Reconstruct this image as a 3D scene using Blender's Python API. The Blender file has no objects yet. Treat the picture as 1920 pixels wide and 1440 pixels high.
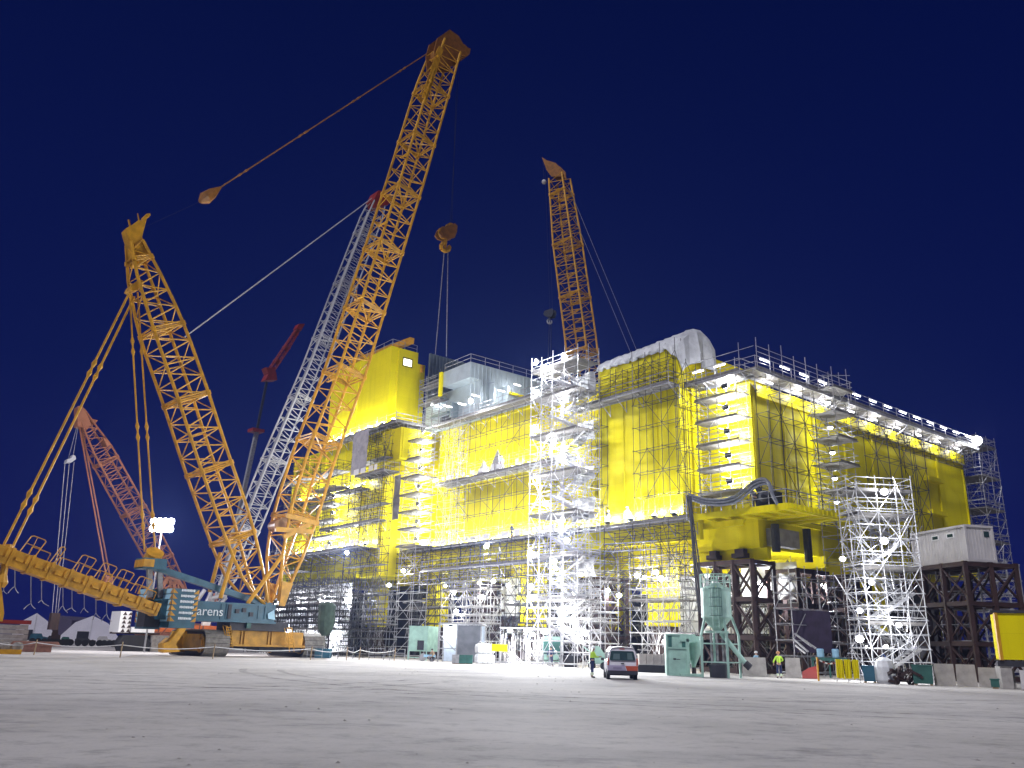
import bpy, math, random
from mathutils import Vector as V, Matrix
random.seed(7)
sc = bpy.context.scene
COL = sc.collection
PI = math.pi

# ---------------------------------------------------------------- camera
F_PX, CX, CY, EYE = 1580.0, 960.0, 720.0, 1.6
PITCH = math.atan(494/F_PX); ROLL = math.radians(1.5)
fwd = V((0, math.cos(PITCH), math.sin(PITCH))); up0 = V((0, -math.sin(PITCH), math.cos(PITCH))); r0 = V((1, 0, 0))
rgt = r0*math.cos(ROLL)+up0*math.sin(ROLL); upv = -r0*math.sin(ROLL)+up0*math.cos(ROLL)
C0 = V((0, 0, EYE))
cam = bpy.data.cameras.new('camera'); cam.sensor_width = 36; cam.lens = F_PX/1920*36; cam.clip_end = 5000; cam.clip_start = 0.1
co = bpy.data.objects.new('camera', cam); COL.objects.link(co)
co.matrix_world = Matrix(((rgt.x, upv.x, -fwd.x, 0), (rgt.y, upv.y, -fwd.y, 0), (rgt.z, upv.z, -fwd.z, EYE), (0, 0, 0, 1)))
sc.camera = co
# ---------------------------------------------------------------- exposure, world, sun
sc.view_settings.view_transform = 'Standard'; sc.view_settings.look = 'None'
sc.view_settings.exposure = 0.75; sc.view_settings.gamma = 1.0
sc.cycles.use_denoising = True
sc.cycles.max_bounces = 5; sc.cycles.diffuse_bounces = 2; sc.cycles.glossy_bounces = 2; sc.cycles.transparent_max_bounces = 6
sc.cycles.sample_clamp_indirect = 4; sc.cycles.caustics_reflective = False; sc.cycles.caustics_refractive = False
w = bpy.data.worlds.new('World'); sc.world = w; w.use_nodes = True
nt = w.node_tree; nt.nodes.clear()
wo = nt.nodes.new('ShaderNodeOutputWorld'); bg = nt.nodes.new('ShaderNodeBackground')
tc = nt.nodes.new('ShaderNodeTexCoord'); sx = nt.nodes.new('ShaderNodeSeparateXYZ'); cr = nt.nodes.new('ShaderNodeValToRGB')
nt.links.new(tc.outputs['Generated'], sx.inputs[0]); nt.links.new(sx.outputs['Z'], cr.inputs[0])
nt.links.new(cr.outputs[0], bg.inputs[0]); nt.links.new(bg.outputs[0], wo.inputs[0])
e = cr.color_ramp.elements
e[0].position = 0.0; e[0].color = (0.0036, 0.0052, 0.056, 1)
e[1].position = 0.75; e[1].color = (0.0003, 0.0018, 0.025, 1)
m_ = e.new(0.28); m_.color = (0.0011, 0.0034, 0.041, 1)
bg.inputs[1].default_value = 1.0
sun = bpy.data.lights.new('sun', 'SUN'); sun.energy = 1.22; sun.angle = math.radians(5); sun.color = (0.97, 0.95, 1.0)
so = bpy.data.objects.new('sun', sun); COL.objects.link(so)
sd = V((0.50, 0.74, -0.90)).normalized()
so.rotation_euler = sd.to_track_quat('-Z', 'Y').to_euler()

# ---------------------------------------------------------------- helpers: placing
def ray(x, y): return fwd+rgt*((x-CX)/F_PX)+upv*((CY-y)/F_PX)
def at(x, y, R):                       # point on the ray of a pixel at horizontal range R
    d = ray(x, y); return C0+d*(R/math.hypot(d.x, d.y))
def gp(x, R, z=0):                     # ground point at azimuth of pixel column x (near the horizon)
    d = ray(x, 1225); h = math.hypot(d.x, d.y); return V((d.x/h*R, d.y/h*R, z))
def pl(x, y, P0, u):                   # pixel ray meets vertical plane through P0 along u
    n = V((-u.y, u.x, 0)); d = ray(x, y); t = (P0-C0).dot(n)/d.dot(n); return C0+d*t
A = V((-0.62529, 0.78039, 0)); B = V((0.78039, 0.62529, 0)); O = V((21.287, 71.916, 0))
Z = V((0, 0, 1))
def L(a, b, z): return O+A*a+B*b+Z*z
def pb(x, y, b): return pl(x, y, L(0, b, 0), A)
def pa(x, y, a): return pl(x, y, L(a, 0, 0), B)

# ---------------------------------------------------------------- materials
MATS = {}
def mat(name, col, rough=0.6, metal=0.0, noise=0.0, scale=2.0, bump=0.0, emit=0.0, dirt=None, alpha=None, spec=None, wave=None):
    m = bpy.data.materials.new(name); m.use_nodes = True; n = m.node_tree; b = n.nodes['Principled BSDF']
    b.inputs['Base Color'].default_value = (*col, 1); b.inputs['Roughness'].default_value = rough; b.inputs['Metallic'].default_value = metal
    if spec is not None: b.inputs['Specular IOR Level'].default_value = spec
    if noise or bump or dirt:
        t = n.nodes.new('ShaderNodeTexCoord'); ns = n.nodes.new('ShaderNodeTexNoise'); ns.inputs['Scale'].default_value = scale; ns.inputs['Detail'].default_value = 6
        n.links.new(t.outputs['Object'], ns.inputs['Vector'])
        r = n.nodes.new('ShaderNodeValToRGB'); lo = dirt if dirt else tuple(c*(1-noise) for c in col)
        r.color_ramp.elements[0].position = 0.32; r.color_ramp.elements[0].color = (*lo, 1)
        r.color_ramp.elements[1].position = 0.62; r.color_ramp.elements[1].color = (*[min(1, c*(1+noise*0.35)) for c in col], 1)
        n.links.new(ns.outputs['Fac'], r.inputs[0]); n.links.new(r.outputs[0], b.inputs['Base Color'])
        if bump:
            bm = n.nodes.new('ShaderNodeBump'); bm.inputs['Strength'].default_value = bump; bm.inputs['Distance'].default_value = 0.1
            n.links.new(ns.outputs['Fac'], bm.inputs['Height']); n.links.new(bm.outputs[0], b.inputs['Normal'])
        if wave:
            ax, ws, wd = wave
            sep = n.nodes.new('ShaderNodeSeparateXYZ'); n.links.new(t.outputs['Object'], sep.inputs[0])
            dot = n.nodes.new('ShaderNodeVectorMath'); dot.operation = 'DOT_PRODUCT'; dot.inputs[1].default_value = ax
            n.links.new(t.outputs['Object'], dot.inputs[0])
            mu = n.nodes.new('ShaderNodeMath'); mu.operation = 'MULTIPLY'; mu.inputs[1].default_value = ws*2*PI
            n.links.new(dot.outputs['Value'], mu.inputs[0])
            si = n.nodes.new('ShaderNodeMath'); si.operation = 'SINE'; n.links.new(mu.outputs[0], si.inputs[0])
            bm = n.nodes.new('ShaderNodeBump'); bm.inputs['Strength'].default_value = 0.6; bm.inputs['Distance'].default_value = wd
            n.links.new(si.outputs[0], bm.inputs['Height']); n.links.new(bm.outputs[0], b.inputs['Normal'])
    if emit:
        b.inputs['Emission Color'].default_value = (*col, 1); b.inputs['Emission Strength'].default_value = emit
    MATS[name] = m; return m
YEL = mat('yellow_coating', (0.74, 0.635, 0.001), 0.5, noise=0.06, scale=0.25, spec=0.15)
YELB = mat('yellow_primer_panel', (0.70, 0.60, 0.002), 0.5, noise=0.08, scale=0.5, spec=0.15)
def plated(m, base, seam, u, wd=3.1, ht=1.55, mort=.012):
    n_ = m.node_tree; b = n_.nodes['Principled BSDF']; t = n_.nodes.new('ShaderNodeTexCoord')
    def dot(vec):
        d = n_.nodes.new('ShaderNodeVectorMath'); d.operation = 'DOT_PRODUCT'; d.inputs[1].default_value = vec; n_.links.new(t.outputs['Object'], d.inputs[0]); return d.outputs['Value']
    cmb = n_.nodes.new('ShaderNodeCombineXYZ'); n_.links.new(dot(u), cmb.inputs[0]); n_.links.new(dot((0, 0, 1)), cmb.inputs[1])
    br = n_.nodes.new('ShaderNodeTexBrick'); br.offset = 0.0; br.inputs['Scale'].default_value = 1.0; br.inputs['Brick Width'].default_value = wd; br.inputs['Row Height'].default_value = ht; br.inputs['Mortar Size'].default_value = mort; br.inputs['Mortar Smooth'].default_value = .3
    br.inputs['Color1'].default_value = (1, 1, 1, 1); br.inputs['Color2'].default_value = (.86, .85, .9, 1); br.inputs['Mortar'].default_value = (.55, .5, .6, 1)
    n_.links.new(cmb.outputs[0], br.inputs['Vector'])
    st = n_.nodes.new('ShaderNodeTexNoise'); st.inputs['Scale'].default_value = 1.0; st.inputs['Detail'].default_value = 8; mp = n_.nodes.new('ShaderNodeMapping'); mp.inputs['Scale'].default_value = (1.6, 1.6, .16); n_.links.new(t.outputs['Object'], mp.inputs[0]); n_.links.new(mp.outputs[0], st.inputs['Vector'])
    sr = n_.nodes.new('ShaderNodeValToRGB'); sr.color_ramp.elements[0].position = .34; sr.color_ramp.elements[0].color = (.62, .60, .75, 1); sr.color_ramp.elements[1].position = .52; sr.color_ramp.elements[1].color = (1, 1, 1, 1); n_.links.new(st.outputs['Fac'], sr.inputs[0])
    src = b.inputs['Base Color'].links[0].from_socket
    m1 = n_.nodes.new('ShaderNodeMixRGB'); m1.blend_type = 'MULTIPLY'; m1.inputs[0].default_value = .35; n_.links.new(src, m1.inputs[1]); n_.links.new(br.outputs['Color'], m1.inputs[2])
    m2 = n_.nodes.new('ShaderNodeMixRGB'); m2.blend_type = 'MULTIPLY'; m2.inputs[0].default_value = .22; n_.links.new(m1.outputs[0], m2.inputs[1]); n_.links.new(sr.outputs[0], m2.inputs[2]); n_.links.new(m2.outputs[0], b.inputs['Base Color'])
    bp_ = n_.nodes.new('ShaderNodeBump'); bp_.inputs['Strength'].default_value = .25; bp_.inputs['Distance'].default_value = .05; n_.links.new(br.outputs['Fac'], bp_.inputs['Height']); bp_.invert = True; n_.links.new(bp_.outputs[0], b.inputs['Normal'])
plated(YEL, None, None, (A.x+B.x, A.y+B.y, 0))
CRY = mat('crane_yellow_paint', (0.60, 0.30, 0.014), 0.5, noise=0.3, scale=1.2)
CRY2 = mat('hook_block_orange', (0.27, 0.11, 0.018), 0.5, noise=0.3, scale=2)
CRW = mat('crane_white_paint', (0.42, 0.42, 0.45), 0.5, noise=0.15, scale=1)
CRG = mat('pendant_grey', (0.30, 0.30, 0.31), 0.55, noise=0.3, scale=3)
CRR = mat('faded_red_paint', (0.31, 0.115, 0.06), 0.55, noise=0.2, scale=1)
RED = mat('red_paint', (0.26, 0.022, 0.015), 0.5, noise=0.2, scale=1)
ORG = mat('orange_paint', (0.62, 0.13, 0.015), 0.5, noise=0.2, scale=1)
TEAL = mat('teal_paint', (0.030, 0.115, 0.175), 0.45, noise=0.25, scale=1.1)
TEALL = mat('lit_end_and_cloth_teal', (0.36, 0.62, 0.78), 0.45, noise=0.15, scale=1.1)  # lightened teal: light on the block ends put into the colour; cloth too
DARK = mat('dark_steel', (0.03, 0.03, 0.04), 0.6, noise=0.3, scale=2)
RUBB = mat('black_rubber', (0.015, 0.015, 0.018), 0.8, noise=0.2)
PAD = mat('crawler_pad_steel', (0.24, 0.22, 0.20), 0.7, noise=0.3, scale=3, bump=0.3)
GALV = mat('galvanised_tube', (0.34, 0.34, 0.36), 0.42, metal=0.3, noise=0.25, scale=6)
GALVB = mat('lit_galvanised_tube', (0.46, 0.46, 0.48), 0.4, metal=0.2, noise=0.15, scale=5)  # lightened galvanised tube: lamp glare on the towers put into the colour
TUBED = mat('backlit_tube', (0.055, 0.052, 0.045), 0.7, noise=0.3, scale=5)  # darkened galvanised tube: its backlit look put into the colour
NET = mat('dark_backdrop', (0.022, 0.020, 0.028), 0.9, noise=0.4, scale=0.6)  # for dark sheets added to stand for the shade under the module
PLANK = mat('scaffold_plank', (0.17, 0.16, 0.155), 0.75, noise=0.35, scale=2.5)
PLAT = mat('grating_steel', (0.26, 0.26, 0.27), 0.6, metal=0.2, noise=0.3, scale=3)
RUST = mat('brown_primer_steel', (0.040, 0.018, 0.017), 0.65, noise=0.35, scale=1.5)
CLAD = mat('silver_cladding', (0.50, 0.58, 0.62), 0.4, metal=0.35, noise=0.15, scale=0.6)
CORR = mat('corrugated_steel', (0.27, 0.33, 0.34), 0.45, metal=0.4, noise=0.25, scale=0.8)
TARP = mat('white_tarpaulin', (0.66, 0.68, 0.70), 0.5, noise=0.16, scale=1.8, bump=1.0)
TARPG = mat('grey_tarpaulin', (0.33, 0.32, 0.34), 0.6, noise=0.25, scale=1.3, bump=0.8)
SHEET = mat('white_screen_sheet', (0.72, 0.72, 0.74), 0.7, noise=0.08, scale=0.7, bump=0.3)
CONC = mat('concrete', (0.36, 0.34, 0.32), 0.85, noise=0.25, scale=1.8, bump=0.3)
MINT = mat('mint_green_paint', (0.34, 0.54, 0.46), 0.5, noise=0.22, scale=1.4)
DGRN = mat('dark_green_paint', (0.03, 0.12, 0.10), 0.5, noise=0.3, scale=1.5)
GCOV = mat('green_cover_cloth', (0.045, 0.075, 0.055), 0.8, noise=0.3, scale=2, bump=0.6)
CABW = mat('cabin_white', (0.55, 0.53, 0.53), 0.5, noise=0.12, scale=0.9)
TENT = mat('tent_white', (0.92, 0.90, 0.97), 0.7, noise=0.06, scale=0.3)
HOSE = mat('grey_hose', (0.17, 0.18, 0.21), 0.6, noise=0.3, scale=4)
WOOD = mat('timber', (0.36, 0.26, 0.15), 0.8, noise=0.3, scale=3)
GLASS = mat('dark_glass', (0.03, 0.06, 0.06), 0.08, noise=0)
VANW = mat('van_white', (0.74, 0.73, 0.78), 0.3, noise=0.08, scale=1.5)
VANP = mat('van_purple_band', (0.40, 0.36, 0.50), 0.4)
VANR = mat('van_red_band', (0.50, 0.09, 0.04), 0.4)
HIVIS = mat('hi_vis_yellow', (0.50, 0.78, 0.06), 0.7)
NAVY = mat('navy_cloth', (0.015, 0.025, 0.09), 0.85)
SKIN = mat('skin', (0.45, 0.27, 0.19), 0.6)
HAIR = mat('dark_hair', (0.02, 0.015, 0.012), 0.7)
WHT = mat('white_plastic', (0.75, 0.75, 0.75), 0.4)
REFL = mat('reflective_tape', (0.65, 0.75, 0.55), 0.4)
LBLUE = mat('light_blue_cloth', (0.30, 0.52, 0.68), 0.8)
DBLUE = mat('blue_plastic', (0.05, 0.12, 0.35), 0.5)
INK = mat('lettering_white', (0.72, 0.78, 0.82), 0.5)
INKD = mat('lettering_dark', (0.18, 0.05, 0.03), 0.5)
LAMP = mat('lit_lamp_glass', (0.93, 0.95, 1.0), 0.4, emit=14.0)
TUBE = mat('lit_tube_glass', (0.95, 0.93, 1.0), 0.4, emit=7.0)
WINL = mat('lit_window', (1.0, 0.97, 0.88), 0.4, emit=2.6)

# ---------------------------------------------------------------- helpers: mesh
class MB:
    def __init__(s): s.v = []; s.f = []
    def poly(s, pts): 
        k = len(s.v); s.v += [V(p) for p in pts]; s.f.append(tuple(range(k, k+len(pts))))
    def box(s, c, ex, ey, ez):           # centre and three half-extent vectors
        c = V(c); k = len(s.v)
        for sx_ in (-1, 1):
            for sy_ in (-1, 1):
                for sz_ in (-1, 1): s.v.append(c+ex*sx_+ey*sy_+ez*sz_)
        for q in ((0, 1, 3, 2), (4, 6, 7, 5), (0, 4, 5, 1), (2, 3, 7, 6), (0, 2, 6, 4), (1, 5, 7, 3)): s.f.append(tuple(k+i for i in q))
    def cube(s, a0, a1, b0, b1, z0, z1):  # in the building frame
        s.box(L((a0+a1)/2, (b0+b1)/2, (z0+z1)/2), A*((a1-a0)/2), B*((b1-b0)/2), Z*((z1-z0)/2))
    def tube(s, p, q, r, n=5, r2=None):
        p = V(p); q = V(q); d = q-p
        if d.length < 1e-6: return
        d.normalize(); h = V((0, 0, 1)) if abs(d.z) < 0.9 else V((1, 0, 0))
        x = d.cross(h).normalized(); y = d.cross(x); r2 = r if r2 is None else r2; k = len(s.v)
        for i in range(n):
            t = 2*PI*i/n; o = x*math.cos(t)+y*math.sin(t); s.v.append(p+o*r); s.v.append(q+o*r2)
        for i in range(n):
            j = (i+1) % n; s.f.append((k+2*i, k+2*j, k+2*j+1, k+2*i+1))
        s.f.append(tuple(k+2*i for i in range(n))); s.f.append(tuple(k+2*i+1 for i in reversed(range(n))))
    def path(s, pts, r, n=6):
        for i in range(len(pts)-1): s.tube(pts[i], pts[i+1], r, n)
    def beam(s, p, q, w_, h_, up=Z):
        p = V(p); q = V(q); d = (q-p); l = d.length
        if l < 1e-6: return
        d.normalize(); x = d.cross(up)
        if x.length < 1e-3: x = d.cross(V((1, 0, 0)))
        x.normalize(); y = x.cross(d); s.box((p+q)/2, x*(w_/2), y*(h_/2), d*(l/2))
    def prism(s, pts, d):                # polygon extruded by d
        k = len(s.v); n = len(pts); s.v += [V(p) for p in pts]+[V(p)+d for p in pts]
        s.f.append(tuple(range(k, k+n))); s.f.append(tuple(reversed(range(k+n, k+2*n))))
        for i in range(n): j = (i+1) % n; s.f.append((k+i, k+n+i, k+n+j, k+j))
    def lathe(s, c, prof, n=20, ax=Z):
        c = V(c); h = V((1, 0, 0)) if abs(ax.x) < 0.9 else V((0, 1, 0)); x = ax.cross(h).normalized(); y = ax.cross(x); k = len(s.v)
        for r, z in prof:
            for i in range(n):
                t = 2*PI*i/n; s.v.append(c+x*(r*math.cos(t))+y*(r*math.sin(t))+ax*z)
        for j in range(len(prof)-1):
            for i in range(n):
                a = k+j*n+i; b = k+j*n+(i+1) % n; s.f.append((a, b, b+n, a+n))
        s.f.append(tuple(k+i for i in reversed(range(n)))); q = k+(len(prof)-1)*n; s.f.append(tuple(q+i for i in range(n)))
    def each(s, name, m, parent=None, n=8):
        for k in range(0, len(s.v), n):
            y = MB(); y.v = s.v[k:k+n]; y.f = [tuple(i-k for i in f_) for f_ in s.f if k <= f_[0] < k+n]; o = y.build(name, m, parent)
        return o
    def build(s, name, m, parent=None, smooth=False, org=None):
        me = bpy.data.meshes.new(name)
        base = V((0, 0, 0))
        if parent is not None: base = worldloc(parent)
        o_ = base
        if org is not None: o_ = V(org)
        me.from_pydata([tuple(p-o_) for p in s.v], [], s.f); me.update()
        me.materials.append(m)
        if smooth:
            for p in me.polygons: p.use_smooth = True
        ob = bpy.data.objects.new(name, me); COL.objects.link(ob)
        ob.location = o_-base
        if parent is not None: ob.parent = parent
        ob['_w'] = tuple(o_)
        return ob
def worldloc(o): return V(o['_w']) if '_w' in o else V((0, 0, 0))
def thing(name, loc, label, cat, group=None, kind=None):
    o = bpy.data.objects.new(name, None); COL.objects.link(o); o.location = loc; o['_w'] = tuple(loc); o.empty_display_size = 0.3
    o['label'] = label; o['category'] = cat
    if group: o['group'] = group
    if kind: o['kind'] = kind
    return o
def tag(o, label, cat, group=None):
    o['label'] = label; o['category'] = cat
    if group: o['group'] = group
    return o
ORD = ['zeroth', 'first', 'second', 'third', 'fourth', 'fifth', 'sixth', 'seventh', 'eighth', 'ninth', 'tenth', 'eleventh', 'twelfth', 'thirteenth', 'fourteenth', 'fifteenth', 'sixteenth', 'seventeenth', 'eighteenth', 'nineteenth', 'twentieth']
def text(body, name, m, parent, c, xd, yd, size, ext=0.01):
    cu = bpy.data.curves.new(name, 'FONT'); cu.body = body; cu.size = size; cu.align_x = 'CENTER'; cu.align_y = 'CENTER'; cu.extrude = ext
    tmp = bpy.data.objects.new(name, cu); COL.objects.link(tmp); cu.materials.append(m); bpy.context.view_layer.update()
    me = bpy.data.meshes.new_from_object(tmp.evaluated_get(bpy.context.evaluated_depsgraph_get())); bpy.data.objects.remove(tmp)
    if not me.materials: me.materials.append(m)
    o = bpy.data.objects.new(name, me); COL.objects.link(o)
    xd = xd.normalized(); yd = yd.normalized(); zd = xd.cross(yd)
    c = V(c)-worldloc(parent)
    o.matrix_world = Matrix(((xd.x, yd.x, zd.x, c.x), (xd.y, yd.y, zd.y, c.y), (xd.z, yd.z, zd.z, c.z), (0, 0, 0, 1)))
    o.parent = parent; return o

# ---------------------------------------------------------------- ground
gb = MB(); 
N = 60
for i in range(N+1):
    for j in range(N+1):
        x = (i/N*2-1); y = (j/N*2-1); x = math.copysign(abs(x)**2.2, x)*1600; y = math.copysign(abs(y)**2.2, y)*1600
        gb.v.append(V((x, y, 0)))
for i in range(N):
    for j in range(N): k = i*(N+1)+j; gb.f.append((k, k+N+1, k+N+2, k+1))
GM = bpy.data.materials.new('dusty_concrete_yard'); GM.use_nodes = True
n = GM.node_tree; bs = n.nodes['Principled BSDF']; bs.inputs['Roughness'].default_value = 0.85; bs.inputs['Specular IOR Level'].default_value = 0.25
tcn = n.nodes.new('ShaderNodeTexCoord')
def nz(scale, det, sc3=None, rough=0.6):
    a = n.nodes.new('ShaderNodeTexNoise'); a.inputs['Scale'].default_value = scale; a.inputs['Detail'].default_value = det; a.inputs['Roughness'].default_value = rough
    if sc3:
        mp = n.nodes.new('ShaderNodeMapping'); mp.inputs['Scale'].default_value = sc3; mp.inputs['Rotation'].default_value = (0, 0, 0.25)
        n.links.new(tcn.outputs['Object'], mp.inputs[0]); n.links.new(mp.outputs[0], a.inputs['Vector'])
    else: n.links.new(tcn.outputs['Object'], a.inputs['Vector'])
    return a.outputs['Fac']
def rampn(src, stops):
    r = n.nodes.new('ShaderNodeValToRGB'); r.color_ramp.elements[0].position = stops[0][0]; r.color_ramp.elements[0].color = (*stops[0][1], 1)
    r.color_ramp.elements[1].position = stops[-1][0]; r.color_ramp.elements[1].color = (*stops[-1][1], 1)
    for p, c in stops[1:-1]: q = r.color_ramp.elements.new(p); q.color = (*c, 1)
    n.links.new(src, r.inputs[0]); return r.outputs[0]
def mixn(a, b, mode='MULTIPLY', fac=1.0):
    x = n.nodes.new('ShaderNodeMixRGB'); x.blend_type = mode; x.inputs[0].default_value = fac; n.links.new(a, x.inputs[1]); n.links.new(b, x.inputs[2]); return x.outputs[0]
c1 = rampn(nz(0.09, 8), [(0.30, (0.38, 0.36, 0.34)), (0.5, (0.52, 0.495, 0.47)), (0.68, (0.61, 0.585, 0.555))])
c2 = rampn(nz(0.035, 6, (1.0, 2.2, 1)), [(0.36, (0.70, 0.70, 0.72)), (0.47, (.93, .93, .94)), (0.56, (1, 1, 1))])
c3 = rampn(nz(1.3, 8, None, 0.75), [(0.33, (0.70, 0.70, 0.70)), (0.48, (1, 1, 1)), (0.75, (1.08, 1.07, 1.05))])
c5 = rampn(nz(0.33, 10, (1.0, 1.6, 1), 0.72), [(0.36, (0.72, 0.72, 0.74)), (0.44, (1, 1, 1)), (.62, (1, 1, 1)), (.7, (1.1, 1.09, 1.07))])
c4 = rampn(nz(9.0, 4, None, 0.7), [(0.30, (0.80, 0.80, 0.80)), (0.45, (1, 1, 1))])
cc = mixn(mixn(mixn(mixn(c1, c2), c3), c4), c5); n.links.new(cc, bs.inputs['Base Color'])
bm = n.nodes.new('ShaderNodeBump'); bm.inputs['Strength'].default_value = 0.5; bm.inputs['Distance'].default_value = 0.05
n.links.new(nz(2.2, 8, None, 0.7), bm.inputs['Height']); n.links.new(bm.outputs[0], bs.inputs['Normal'])
g = gb.build('ground', GM); g['kind'] = 'structure'

# tyre tracks, stains and loose stones on the yard
TM = bpy.data.materials.new('tyre_mark_dust'); TM.use_nodes = True; q_ = TM.node_tree; b_ = q_.nodes['Principled BSDF']; b_.inputs['Base Color'].default_value = (.13, .12, .115, 1); b_.inputs['Roughness'].default_value = .9
t_ = q_.nodes.new('ShaderNodeTexCoord'); s_ = q_.nodes.new('ShaderNodeTexNoise'); s_.inputs['Scale'].default_value = 1.1; s_.inputs['Detail'].default_value = 9; s_.inputs['Roughness'].default_value = .7; r_ = q_.nodes.new('ShaderNodeValToRGB')
r_.color_ramp.elements[0].position = .42; r_.color_ramp.elements[0].color = (0, 0, 0, 1); r_.color_ramp.elements[1].position = .72; r_.color_ramp.elements[1].color = (.55, .55, .55, 1)
q_.links.new(t_.outputs['Object'], s_.inputs['Vector']); q_.links.new(s_.outputs['Fac'], r_.inputs[0]); q_.links.new(r_.outputs[0], b_.inputs['Alpha'])
def track(pts, w_, nm='tyre_track', z=.004):
    x = MB(); n_ = len(pts)
    for i, p in enumerate(pts):
        d = (V(pts[min(i+1, n_-1)])-V(pts[max(i-1, 0)])).normalized(); s = V((-d.y, d.x, 0)); x.v += [V((p[0], p[1], z))+s*w_/2, V((p[0], p[1], z))-s*w_/2]
    for i in range(n_-1): x.f.append((2*i, 2*i+1, 2*i+3, 2*i+2))
    o = x.build(nm, TM); o['kind'] = 'structure'; return o
def arc(cx_, cy_, R_, a0, a1, n_=40): return [(cx_+R_*math.cos(math.radians(a0+(a1-a0)*i/n_)), cy_+R_*math.sin(math.radians(a0+(a1-a0)*i/n_))) for i in range(n_+1)]
kz = .004
for cx_, cy_, R_, a0, a1 in ((-2, 95, 62, 225, 300), (20, 60, 34, 190, 262), (-30, 48, 26, 250, 350), (8, 20, 31, 60, 150)):
    for o_ in (0, 2.1): track(arc(cx_, cy_, R_+o_, a0, a1), .42, z=kz); kz += .0012
rs = random.Random(11); x = MB()
for i in range(170):
    d = 6+64*rs.random()**1.3; a_ = rs.uniform(-.62, .62); c = V((d*math.sin(a_), d*math.cos(a_), 0)); h_ = rs.uniform(.008, .028)*(1+d/60); p = []
    for k in range(5): t = 2*PI*k/5+rs.uniform(-.4, .4); p.append(c+V((h_*math.cos(t)*1.3, h_*math.sin(t)*1.3, .001)))
    k0 = len(x.v); x.v += p+[c+V((rs.uniform(-.3, .3)*h_, rs.uniform(-.3, .3)*h_, h_*.8))]; x.f += [(k0+k, k0+(k+1) % 5, k0+5) for k in range(5)]
o = x.build('gravel', CONC); o['kind'] = 'stuff'

# ---------------------------------------------------------------- lamps
NL = 0
def flood(loc, aim, label, group, power=400, size=0.28, mount=None, light=True, col=(0.92, 0.95, 1.0), spot=None):
    """flood lamp: housing, lit glass, bracket and its light"""
    loc = V(loc); aim = V(aim).normalized(); t = thing('flood_lamp', loc, label, 'lamp', group)
    s_ = aim.cross(Z)
    s_ = s_.normalized() if s_.length > 0.01 else V((1, 0, 0)); u_ = s_.cross(aim)
    h = MB(); h.prism([loc+s_*a+u_*b-aim*0.02 for a, b in ((-size, -size*.75), (size, -size*.75), (size, size*.75), (-size, size*.75))], -aim*0.09)
    h.box(loc-aim*0.15, s_*size*.6, u_*size*.45, aim*0.05); h.build('housing', DARK, t)
    b = MB(); b.tube(loc+s_*(size+.03), loc+s_*(size+.03)-aim*0.25, .02); b.tube(loc-s_*(size+.03), loc-s_*(size+.03)-aim*0.25, .02); b.tube(loc-s_*(size+.03)-aim*.25, loc+s_*(size+.03)-aim*.25, .02)
    if mount is not None: b.tube(loc-aim*.25, V(mount), .025)
    b.build('bracket', GALV, t)
    l = MB(); l.lathe(loc, [(size*.92, 0.0), (size*.88, size*.25), (size*.66, size*.5), (size*.36, size*.66), (.02, size*.72)], 12, ax=aim); l.build('lens', LAMP, t, smooth=True)
    if light:
        if spot:
            ld = bpy.data.lights.new('lamp_light', 'SPOT'); ld.spot_size = spot; ld.spot_blend = 0.6
        else: ld = bpy.data.lights.new('lamp_light', 'POINT')
        ld.energy = power*random.uniform(.75, 1.3); ld.shadow_soft_size = 0.15; ld.color = col
        lo = bpy.data.objects.new('lamp_light', ld); COL.objects.link(lo); lo.location = aim*(size*.8+.18); lo.rotation_euler = aim.to_track_quat('-Z', 'Y').to_euler(); lo.parent = t
    return t
def tube_lamp(p, q, label, group, power=60, light=True, r=0.05):
    p = V(p); q = V(q); t = thing('tube_lamp', (p+q)/2, label, 'lamp', group)
    d = (q-p).normalized(); m = MB(); m.tube(p, q, r, 8); m.build('tube', TUBE, t)
    m = MB(); m.box((p+q)/2+Z*(r+.03), d*((q-p).length/2+.05), d.cross(Z).normalized()*.06, Z*.025); m.build('housing', CABW, t)
    if light:
        ld = bpy.data.lights.new('lamp_light', 'POINT'); ld.energy = power*random.uniform(.75, 1.3); ld.shadow_soft_size = 0.3; ld.color = (0.95, 0.95, 1.0)
        lo = bpy.data.objects.new('lamp_light', ld); COL.objects.link(lo); lo.location = (0, 0, -0.2); lo.parent = t
    return t

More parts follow.
